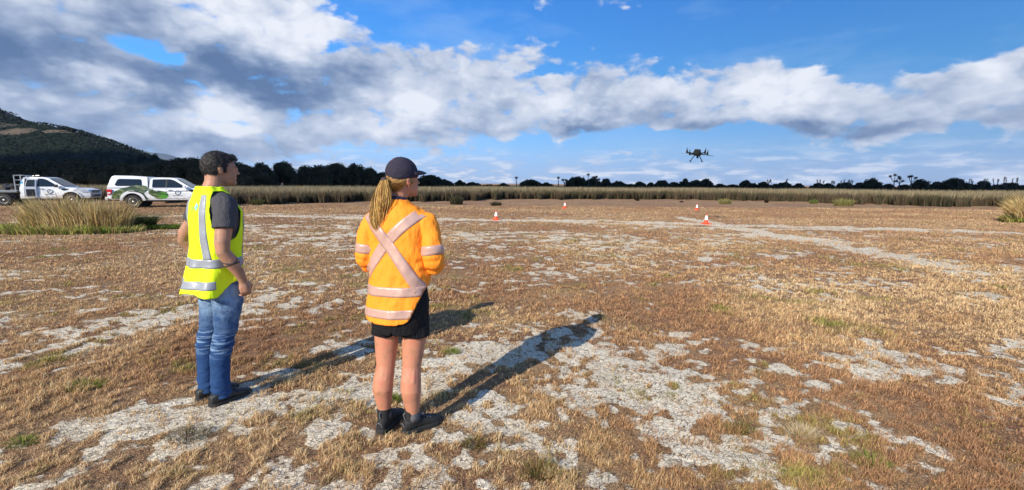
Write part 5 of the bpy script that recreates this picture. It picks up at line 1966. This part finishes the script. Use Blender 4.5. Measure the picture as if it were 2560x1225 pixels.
def prism(poly, name, mat, parent, shrink=0.0, bevel=.025, y0=None, y1=None, wf=hw_at):
    """side outline (x, z) made into a solid with the ute's plan and tumblehome"""
    bm = bmesh.new()
    L = [bm.verts.new((x, -(wf(x, z) - shrink) if y0 is None else y0, z)) for x, z in poly]
    R = [bm.verts.new((x, (wf(x, z) - shrink) if y1 is None else y1, z)) for x, z in poly]
    n = len(poly)
    for k in range(n):
        bm.faces.new((L[k], L[(k + 1) % n], R[(k + 1) % n], R[k]))
    for t_ in tessellate([[Vector((x, z, 0)) for x, z in poly]]):
        bm.faces.new([L[i] for i in t_]); bm.faces.new([R[i] for i in t_[::-1]])
    bmesh.ops.recalc_face_normals(bm, faces=bm.faces)
    me_ = bpy.data.meshes.new(name); bm.to_mesh(me_); bm.free()
    o = link_mesh(name, me_, mat, parent, smooth=False)
    if bevel:
        md = o.modifiers.new('bevel', 'BEVEL'); md.width = bevel; md.segments = 2; md.limit_method = 'ANGLE'; md.angle_limit = math.radians(38)
    return o


def side_panel(poly, name, mat, parent, off=.006, side=-1, thick=.006):
    """flat thing lying on the ute's side: outline (x, z)"""
    V, F = [], []
    n = len(poly)
    for q in (0, thick):
        for x, z in poly:
            V.append(Vector((x, side * (hw_at(x, z) + off - q), z)))
    tt = tessellate([[Vector((x, z, 0)) for x, z in poly]])
    F = [tuple(t_) for t_ in tt] + [tuple(i + n for i in t_[::-1]) for t_ in tt] + [(k, (k + 1) % n, n + (k + 1) % n, n + k) for k in range(n)]
    bm = bmesh.new()
    vs = [bm.verts.new(v) for v in V]
    fs = [bm.faces.new([vs[i] for i in f]) for f in F]
    bmesh.ops.recalc_face_normals(bm, faces=bm.faces)
    me_ = bpy.data.meshes.new(name); bm.to_mesh(me_); bm.free()
    return link_mesh(name, me_, mat, parent)


def arc(cx, cz, r, a0, a1, n=12, sz=1.0):
    return [(cx + r * math.cos(math.radians(a0 + (a1 - a0) * k / n)), cz + sz * r * math.sin(math.radians(a0 + (a1 - a0) * k / n))) for k in range(n + 1)]


def wheel(parent, x, side, tray=False):
    y = side * .80
    M = Matrix.Translation((x, y, .385)) @ Matrix.Rotation(math.pi / 2, 4, 'X')
    t = MB().lathe([(.22, -.11), (.33, -.125), (.375, -.11), (.388, -.06), (.388, .06), (.375, .11), (.33, .125), (.22, .11)], 36, M).build('wheel', M_TYRE, parent, smooth=True)
    rim = MB()
    so = 1 if side < 0 else -1
    rim.lathe([(.215, so * .10), (.225, so * .124), (.21, so * .124), (.195, so * .09), (.15, so * .075), (.12, so * .095), (.06, so * .10), (.055, so * .125), (.0, so * .125)], 30, M)
    rim.build('rim', M_RIM, t, smooth=True)
    hb = MB()
    for k in range(8):
        a = 2 * math.pi * k / 8
        hb.ell(M @ Vector((.165 * math.cos(a), .165 * math.sin(a), so * .083)), (.022, .012, .022), sub=1)
    hb.build('rim_holes', M_PLAST, t)
    return t


RAX, FAX = -1.61, 1.61


def ute(name, loc, heading, label, kind):
    root = empty(name, (*loc, 0), heading)
    tag(root, label, 'ute', 'white utes parked at the marsh edge')
    front_lower = [(2.47, .47), (2.52, .62), (2.52, .86), (2.42, 1.00), (1.95, 1.10), (1.35, 1.16), (1.0, 1.17)]
    fa = arc(FAX, .40, .47, 12, 168, 12)
    ra = arc(RAX, .40, .47, 12, 168, 12)
    if kind == 'canopy':
        low = [(-2.80, .60), (-2.62, .52)] + [(-2.12, .50)] + ra[::-1] + [(-1.08, .46), (1.08, .46)] + fa[::-1] + [(2.10, .46)] + front_lower + [(-2.80, 1.17)]
    else:
        low = [(-.84, .46), (1.08, .46)] + fa[::-1] + [(2.10, .46)] + front_lower + [(-.84, 1.17)]
    body_ = prism(low, 'body', M_WHITE, root)
    cab = prism([(-.80, 1.15), (-.76, 1.62), (-.66, 1.76), (-.40, 1.80), (.25, 1.79), (.50, 1.74), (1.30, 1.18), (1.30, 1.15)], 'cab', M_WHITE, root)
    # windscreen
    ws = MB()
    P4 = [(.56, 1.715), (1.24, 1.235)]
    V = []
    for (x, z), ins in zip(P4, (.10, .08)):
        for s in (-1, 1):
            V.append(Vector((x + .02, s * (hw_at(x, z) - ins), z + .012)))
    V += [v - Vector((.006, 0, .008)) for v in V]
    ws.add(V, [(0, 1, 3, 2), (4, 6, 7, 5), (0, 2, 6, 4), (1, 5, 7, 3), (0, 4, 5, 1), (2, 3, 7, 6)])
    ws.build('windscreen', M_GLASS, cab)
    fw = [(.06, 1.19), (.10, 1.70), (.28, 1.69), (.46, 1.62), (.98, 1.25), (.98, 1.19)]
    rw = [(-.66, 1.22), (-.62, 1.68), (.02, 1.70), (-.02, 1.19), (-.58, 1.19)]
    for s in (-1, 1):
        side_panel(fw, 'window', M_GLASS, cab, side=s)
        if not (kind == 'tray' and s < 0):
            side_panel(rw, 'window', M_GLASS, cab, side=s)
        side_panel([(-.02, 1.19), (.02, 1.70), (.10, 1.70), (.06, 1.19)], 'pillar', M_PLAST, cab, side=s, off=.004)
        # door gaps
        for xs in ((.02, .035), (1.04, 1.055)) + (((-.66, -.645),) if kind == 'canopy' or s > 0 else ()):
            side_panel([(xs[0], .52), (xs[0], 1.15), (xs[1], 1.15), (xs[1], .52)], 'door_gap', M_PLAST, body_, off=.003, side=s)
        side_panel([(-.60, .535), (-.60, .55), (1.02, .55), (1.02, .535)], 'door_gap', M_PLAST, body_, off=.003, side=s)
        side_panel([(.12, 1.035), (.12, 1.065), (.34, 1.065), (.34, 1.035)], 'door_handle', M_PLAST, body_, off=.022, side=s, thick=.02)
        if kind == 'canopy':
            side_panel([(-.56, 1.045), (-.56, 1.07), (-.36, 1.07), (-.36, 1.045)], 'door_handle', M_WHITE, body_, off=.022, side=s, thick=.02)
        side_panel([(1.18, .98), (1.17, 1.08), (1.52, 1.07), (1.47, 1.01), (1.36, .97)], 'side_vent', M_PLAST, body_, off=.010, side=s, thick=.012)
        side_panel(arc(FAX, .40, .545, 172, 8, 16) + arc(FAX, .40, .475, 8, 172, 16), 'wheel_arch', M_WHITE, body_, off=.035, side=s, thick=.045)
        # step
        side_panel([(-.95, .40), (-.95, .45), (1.05, .45), (1.05, .40)], 'step', M_PLAST, root, off=.05, side=s, thick=.10)
        mr_ = MB(); mr_.box((.98, s * 1.04, 1.24), (.12, .20, .17)); mr_.tube([(1.0, s * .90, 1.18), (.99, s * .98, 1.20)], [.02, .02])
        mr_.build('mirror', M_PLAST if kind == 'tray' else M_WHITE, root, bevel=.02)
        # headlight
        side_panel([(2.08, .90), (2.02, 1.02), (2.20, 1.02), (2.44, .96), (2.50, .86), (2.30, .86)], 'headlight', M_LENS, body_, off=.012, side=s, thick=.02)
    # front: grille, bumper openings, plate
    gr = MB()
    gr.box((2.525, 0, .90), (.03, 1.05, .17)); gr.box((2.53, 0, .62), (.03, 1.1, .14))
    gr.build('grille', M_PLAST, body_)
    ch = MB()
    for z in (.86, .90, .94):
        ch.box((2.545, 0, z), (.012, 1.0, .014))
    ch.build('grille_bars', M_RIM, body_)
    fl = MB()
    for s in (-1, 1):
        fl.ell((2.44, s * .66, .64), (.05, .10, .06), sub=2)
    fl.build('fog_lights', M_PLAST, body_, smooth=True)
    # chassis rails and dark boxes added for the shade below
    ch = MB(); ch.box((-.3, -.45, .48), (4.6, .10, .14)); ch.box((-.3, .45, .48), (4.6, .10, .14)); ch.tube([(RAX, -.75, .385), (RAX, .75, .385)], [.06, .06]); ch.tube([(FAX, -.75, .385), (FAX, .75, .385)], [.06, .06])
    ch.box((1.6, 0, .62), (1.0, 1.5, .4)); ch.box((-1.61, 0, .62), (1.0, 1.5, .3))
    ch.build('chassis_and_shade', M_PLAST, root)
    for x in (RAX, FAX):
        for s in (-1, 1):
            wheel(root, x, s)
    # door emblem: open ring over a line of small illegible marks
    pts = arc(0, 0, 1, 62, 395, 22)
    ring = [(.60 + .150 * p[0], .895 + .140 * p[1]) for p in pts] + [(.60 + .108 * p[0], .895 + .098 * p[1]) for p in pts[::-1]]
    side_panel(ring, 'emblem_ring', M_MARK, body_, off=.007)
    side_panel([(.60 + .03 * math.cos(a), .885 + .022 * math.sin(a)) for a in [2 * math.pi * k / 12 for k in range(12)]], 'emblem_dot', M_MARKL, body_, off=.007)
    xx = .36
    mk = None
    lb = MB()
    for k in range(13):
        w_ = .024 if k % 3 else .030
        hgt_ = .046 if k == 0 else (.034 if k in (4, 7) else .026)
        y_ = -(hw_at(xx, .72) + .007)
        lb.add([(xx, y_, .705), (xx + w_, y_, .705), (xx + w_, y_, .705 + hgt_), (xx, y_, .705 + hgt_), (xx, y_ + .005, .705), (xx + w_, y_ + .005, .705), (xx + w_, y_ + .005, .705 + hgt_), (xx, y_ + .005, .705 + hgt_)],
               [(0, 1, 2, 3), (7, 6, 5, 4), (0, 4, 5, 1), (1, 5, 6, 2), (2, 6, 7, 3), (3, 7, 4, 0)])
        xx += w_ + .010
    lb.build('lettering', M_MARK, body_)
    if kind == 'canopy':
        can = prism([(-2.80, 1.185), (-2.66, 1.60), (-2.56, 1.83), (-2.44, 1.89), (-1.6, 1.88), (-.90, 1.83), (-.87, 1.78), (-.86, 1.185)], 'canopy', M_WHITE, root)
        cw = [(-2.36, 1.30), (-2.42, 1.36), (-2.30, 1.64), (-2.20, 1.70), (-1.22, 1.69), (-1.16, 1.62), (-1.14, 1.38), (-1.18, 1.30)]
        for s in (-1, 1):
            side_panel(cw, 'window', M_GLASS, can, side=s, off=.008)
        rwn = MB(); rwn.box((-2.70, 0, 1.52), (.03, 1.15, .36)); rwn.build('rear_window', M_GLASS, can)
        side_panel([(-2.80, 1.155), (-2.80, 1.178), (-.84, 1.178), (-.84, 1.155)], 'seal', M_PLAST, body_, off=.008)
        for s in (-1, 1):
            side_panel([(-2.78, .78), (-2.80, 1.10), (-2.55, 1.10), (-2.56, .90), (-2.64, .78)], 'tail_light', M_RED, body_, side=s, off=.02, thick=.05)
            side_panel([(-2.76, .84), (-2.77, .93), (-2.60, .93), (-2.66, .84)], 'reversing_lens', M_LENS, body_, side=s, off=.026, thick=.02)
            side_panel(arc(RAX, .40, .62, 176, 4, 18) + arc(RAX, .40, .475, 4, 176, 18), 'wheel_arch', M_WHITE, body_, off=.055, side=s, thick=.07)
        side_panel([(-1.75, 1.00), (-1.75, .965), (-1.5, .955), (-1.25, .89), (-1.10, .78), (-1.06, .80), (-1.18, .93), (-1.38, .99)], 'arch_vent', M_PLAST, body_, off=.062)
        bp_ = MB(); bp_.box((-2.86, 0, .56), (.14, 1.66, .18)); bp_.build('rear_bumper', M_WHITE, root, bevel=.03)
        # leaf wrap on the tub and rear door, with a rounded front end
        side_panel([(-2.62, .56), (-2.52, .88), (-2.40, 1.00), (-2.10, 1.15), (-.88, 1.15), (-.88, .52), (-1.0, .52), (-1.08, .62)] + arc(RAX, .40, .63, 30, 165, 10) + [(-2.20, .54)], 'leaf_wrap', M_WRAP, body_, off=.012)
        side_panel([(-2.0, 1.19), (-1.7, 1.27), (-1.45, 1.33), (-1.1, 1.34), (-.92, 1.29), (-.88, 1.19)], 'leaf_wrap', M_WRAP, can, off=.012)
        side_panel([(-.84, 1.15), (-.66, 1.10), (-.45, .98), (-.28, 1.02), (-.05, .97), (.10, .84), (.12, .70), (0, .58), (-.25, .53), (-.50, .58), (-.70, .72), (-.84, .86)], 'leaf_wrap', M_WRAP, body_, off=.012)
        side_panel([(-.86, .50), (-.86, 1.80), (-.83, 1.80), (-.83, .50)], 'cab_gap', M_PLAST, body_, off=.005)
        an = MB(); an.tube([(.2, .5, 1.78), (.1, .5, 2.0)], [.008, .004]); an.build('aerial', M_PLAST, root)
    else:
        # open rear door on the near side: dark sheets painted as the unlit cab, door swung out
        side_panel([(-.62, .56), (-.62, 1.15), (-.10, 1.15), (-.02, .56)], 'opening_shade', M_CABSHADE, body_, off=.004)
        side_panel([(-.62, 1.16), (-.60, 1.68), (-.10, 1.68), (-.04, 1.16)], 'opening_shade', M_CABSHADE, cab, off=.004)
        hinge = Vector((-.64, -(.925 + .03), 0))
        door = MB()
        dd = Vector((-.05, -.30, 0)).normalized()
        a0 = Vector((-.02, -.99, .54)); dirv = Vector((-.46, -.16, 0))
        o0 = a0; V = []
        for u_, z_, lean in ((0, .0, 0), (1, .0, 0), (1, .62, 0), (.80, 1.12, .14), (0, 1.14, .14), (0, .62, 0)):
            V.append(o0 + dirv * u_ + Vector((0, lean, z_)))
        n_ = Vector((0, .07, 0))
        door.add(V + [v + n_ for v in V], [(0, 1, 2, 5), (5, 2, 3, 4), (6 + 5, 6 + 2, 6 + 1, 6 + 0), (6 + 4, 6 + 3, 6 + 2, 6 + 5)] + [(k, (k + 1) % 6, 6 + (k + 1) % 6, 6 + k) for k in range(6)])
        dobj = door.build('open_door', M_WHITE, root)
        gl = MB()
        G4 = [o0 + dirv * u_ + Vector((0, lean - .012, z_)) for u_, z_, lean in ((.10, .66, .01), (.90, .66, .01), (.76, 1.07, .125), (.10, 1.08, .125))]
        gl.add(G4 + [v + Vector((0, .01, 0)) for v in G4], [(0, 1, 2, 3), (7, 6, 5, 4), (0, 4, 5, 1), (1, 5, 6, 2), (2, 6, 7, 3), (3, 7, 4, 0)])
        gl.build('window', M_GLASS, dobj)
        tr = MB()
        T4 = [o0 + dirv * u_ + Vector((0, -.012, z_)) for u_, z_ in ((.12, .06), (.88, .06), (.88, .50), (.12, .50))]
        tr.add(T4 + [v + Vector((0, .01, 0)) for v in T4], [(0, 1, 2, 3), (7, 6, 5, 4), (0, 4, 5, 1), (1, 5, 6, 2), (2, 6, 7, 3), (3, 7, 4, 0)])
        tr.build('door_trim', M_PLAST, dobj)
        side_panel([(-.80, 1.36), (-.80, 1.50), (-.68, 1.52), (-.66, 1.38)], 'cyan_mark', M_CYAN, cab, off=.008)
        # flat deck
        dk = MB(); dk.box((-2.15, 0, .93), (2.45, 1.95, .07)); dk.box((-2.15, -.96, .90), (2.45, .04, .12)); dk.box((-2.15, .96, .90), (2.45, .04, .12))
        dko = dk.build('deck', M_DECK, root, bevel=.01)
        hbd = MB()
        for y in (-.92, -.3, .3, .92):
            hbd.tube([(-1.0, y, .95), (-1.0, y, 1.88)], [.028, .028], 8)
        for z in (1.3, 1.6, 1.88):
            hbd.tube([(-1.0, -.92, z), (-1.0, .92, z)], [.025, .025], 8)
        hbd.tube([(-1.0, -.92, 1.88), (-.62, -.86, 1.90)], [.02, .02]); hbd.tube([(-1.0, .92, 1.88), (-.62, .86, 1.90)], [.02, .02])
        hbd.build('headboard', M_RIM, root)
        md_ = MB()
        for k in range(7):
            a0_ = 20 + 20 * k
            p = arc(RAX, .40, .50, a0_, a0_ + 22, 1)
            md_.box(((p[0][0] + p[1][0]) / 2, -.82, (p[0][1] + p[1][1]) / 2), (.20, .26, .02), 0)
        md_.build('mudguard', M_PLAST, root)
        bc = MB(); bc.lathe([(.05, 1.80), (.05, 1.86), (.035, 1.90), (.01, 1.91)], 14, Matrix.Translation((-.45, 0, 0))); bc.tube([(-.45, 0, 1.9), (-.45, 0, 2.12)], [.008, .006]); bc.build('beacon', M_PLAST, root, smooth=True)
    return root


def mid_from(rear, heading):
    return (rear[0] + 1.61 * math.cos(heading) - .80 * math.sin(heading), rear[1] + 1.61 * math.sin(heading) + .80 * math.cos(heading))


H2 = math.radians(22)
ute('pickup_ute', mid_from(px_ground(337, 520), H2), H2, 'white double cab ute with canopy and green leaf wrap on its tub, nearer the man', 'canopy')
H1 = math.radians(22)
ute1 = mid_from(px_ground(15, 515), H1)
ute('pickup_ute', ute1, H1, 'white flat deck ute with its rear door open, behind the straw tussock', 'tray')
# gear on the deck of the left ute
c, s = math.cos(H1), math.sin(H1)
gx, gy = -1.45, -.35
gear = empty('gear_bundle', (ute1[0] + gx * c - gy * s, ute1[1] + gx * s + gy * c, .965), H1)
gb = MB()
for k in range(7):
    gb.ell((RNG.uniform(-.35, .3), RNG.uniform(-.25, .25), .14 + RNG.uniform(0, .14)), (RNG.uniform(.14, .24), .16, RNG.uniform(.10, .17)), sub=2)
gb.build('bags', simple('dark_bag', (.012, .014, .022), .8, .4), gear, smooth=True)
tag(gear, 'dark bundle of gear lying on the flat deck behind the left cab', 'gear')

# ------------------------------------------------------------------ drone
M_DR = simple('drone_black', (.006, .0065, .008), .7, .2, spec=.2)
M_DRG = simple('drone_dark', (.010, .012, .014), .6, .2, spec=.2)
dl = px_at(1743, 383, 17.6)
dr = empty('drone', dl, math.radians(-24))
tag(dr, 'black quadcopter drone hovering above the cones in the sky', 'drone')
bd = MB()
bd.rings([[Vector((x * k, y * k2, z)) for x, y in ((-.10, -.19), (.10, -.19), (.125, -.15), (.125, .15), (.10, .19), (-.10, .19), (-.125, .15), (-.125, -.15))] for z, k, k2 in ((-.09, .8, .8), (-.06, 1, 1), (.03, 1, 1), (.055, .92, .92), (.085, .88, .85), (.09, .8, .8))])
bd.build('body', M_DR, dr, bevel=.008)
bt = MB(); bt.box((0, .02, .115), (.19, .24, .06)); bt.build('battery', M_DRG, dr, bevel=.01)
cm = MB(); cm.box((0, .17, -.13), (.07, .07, .09)); cm.tube([(0, .15, -.08), (0, .16, -.11)], [.025, .025]); cm.lathe([(.02, 0), (.022, .02)], 12, Matrix.Translation((0, .20, -.13)) @ Matrix.Rotation(-math.pi / 2, 4, 'X')); cm.build('camera_gimbal', M_DRG, dr)
for sx in (-1, 1):
    for sy in (-1, 1):
        e = Vector((sx * .33, sy * .29, .01))
        ar = MB().tube([(sx * .09, sy * .12, -.02), (sx * .2, sy * .2, -.02), e], [.022, .018, .017]).build('arm', M_DR, dr)
        mo = MB().lathe([(.028, -.05), (.035, -.04), (.035, .05), (.03, .065), (.012, .07), (.012, .085)], 16, Matrix.Translation(e)).build('motor', M_DR, ar, smooth=True)
        # antenna / lamp stalk below each motor and upright leg of the arm
        MB().tube([e + Vector((0, 0, .04)), e + Vector((sx * .012, 0, .165))], [.016, .010], 8).build('antenna', M_DR, ar)
        pr = MB()
        ang = {(1, 1): .3, (1, -1): 1.1, (-1, 1): 2.3, (-1, -1): .1}[(sx, sy)]
        for hf in (0, 1):
            a = ang + hf * math.pi
            u_ = Vector((math.cos(a), math.sin(a), 0)); v_ = Vector((-math.sin(a), math.cos(a), 0))
            V = []
            for r_, w_, tz in ((.0, .012, 0), (.06, .026, .006), (.14, .024, .004), (.22, .017, .002), (.265, .006, 0)):
                p = e + u_ * r_ + Vector((0, 0, -.062))
                V += [p - v_ * w_ + Vector((0, 0, tz)), p + v_ * w_ - Vector((0, 0, tz)), p + v_ * w_ - Vector((0, 0, tz + .003)), p - v_ * w_ + Vector((0, 0, tz - .003))]
            F = []
            for k in range(4):
                for q in range(4):
                    F.append((k * 4 + q, k * 4 + (q + 1) % 4, (k + 1) * 4 + (q + 1) % 4, (k + 1) * 4 + q))
            F += [(0, 3, 2, 1), (16, 17, 18, 19)]
            pr.add(V, F)
        pr.build('propeller', M_DRG, ar)
for sx in (-1, 1):
    lg = MB()
    lg.tube([(sx * .07, 0, -.07), (sx * .15, 0, -.19), (sx * .215, 0, -.31)], [.018, .016, .016], 8)
    lg.build('landing_leg', M_DR, dr)
    MB().tube([(sx * .215, -.17, -.315), (sx * .218, 0, -.32), (sx * .215, .17, -.315)], [.016, .020, .016], 8).build('skid', M_DR, dr)
dr.rotation_euler = (math.radians(-3), math.radians(3), math.radians(-32))

# ------------------------------------------------------------------ traffic cones
M_CO = simple('cone_orange', (.85, .07, .015), .45, .1)
M_CW = simple('cone_white', (.85, .84, .82), .35, .05)
cone0 = None
for i, (px, py, lab) in enumerate(((1240, 550, 'orange cone with white collar on the pale track, leftmost of the four'), (1765, 560, 'largest orange cone with white collar, at the fork of the pale tracks'),
                                   (1412, 521, 'small far cone on the brown flat, left one of the two far cones'), (1742, 526, 'small far cone standing behind the largest cone'))):
    x, y = px_ground(px, py)
    root = empty('traffic_cone', (x, y, float(ground_z(np.array([x]), np.array([y]))[0])), .3 * i)
    if cone0 is None:
        bs = MB(); bs.box((0, 0, .015), (.30, .30, .03)); bs.box((0, 0, .036), (.22, .22, .014)); b_ = bs.build('base', M_CO, root, bevel=.01)
        c1 = MB().lathe([(.095, .04), (.09, .05), (.066, .17), (.064, .17)], 24).build('cone_body', M_CO, root, smooth=True)
        c2 = MB().lathe([(.068, .17), (.067, .172), (.034, .345), (.032, .345)], 24).build('white_collar', M_CW, root, smooth=True)
        c3 = MB().lathe([(.032, .345), (.031, .347), (.022, .40), (.016, .405), (.010, .40)], 24).build('tip', M_CO, root, smooth=True)
        cone0 = [b_, c1, c2, c3]
    else:
        for p in cone0:
            q = p.copy(); C.objects.link(q); q.parent = root
    tag(root, lab, 'traffic cone', 'cones marking the landing area')

# ------------------------------------------------------------------ air between here and the mountains
def make_haze():
    mb = MB()
    mb.box((-1200, 4200, 193), (19000, 9800, 404))
    o = mb.build('haze', [], None)
    m = bpy.data.materials.new('haze_air'); m.use_nodes = True
    t = m.node_tree; t.nodes.remove(t.nodes['Principled BSDF'])
    v = t.nodes.new('ShaderNodeVolumePrincipled')
    v.inputs['Color'].default_value = (.62, .76, 1.0, 1)
    v.inputs['Density'].default_value = .00006
    v.inputs['Anisotropy'].default_value = 0.0
    t.links.new(v.outputs[0], t.nodes['Material Output'].inputs['Volume'])
    o.data.materials.append(m)
    tag(o, 'thin blue air between the marsh and the far mountains', 'haze', kind='stuff')


make_haze()
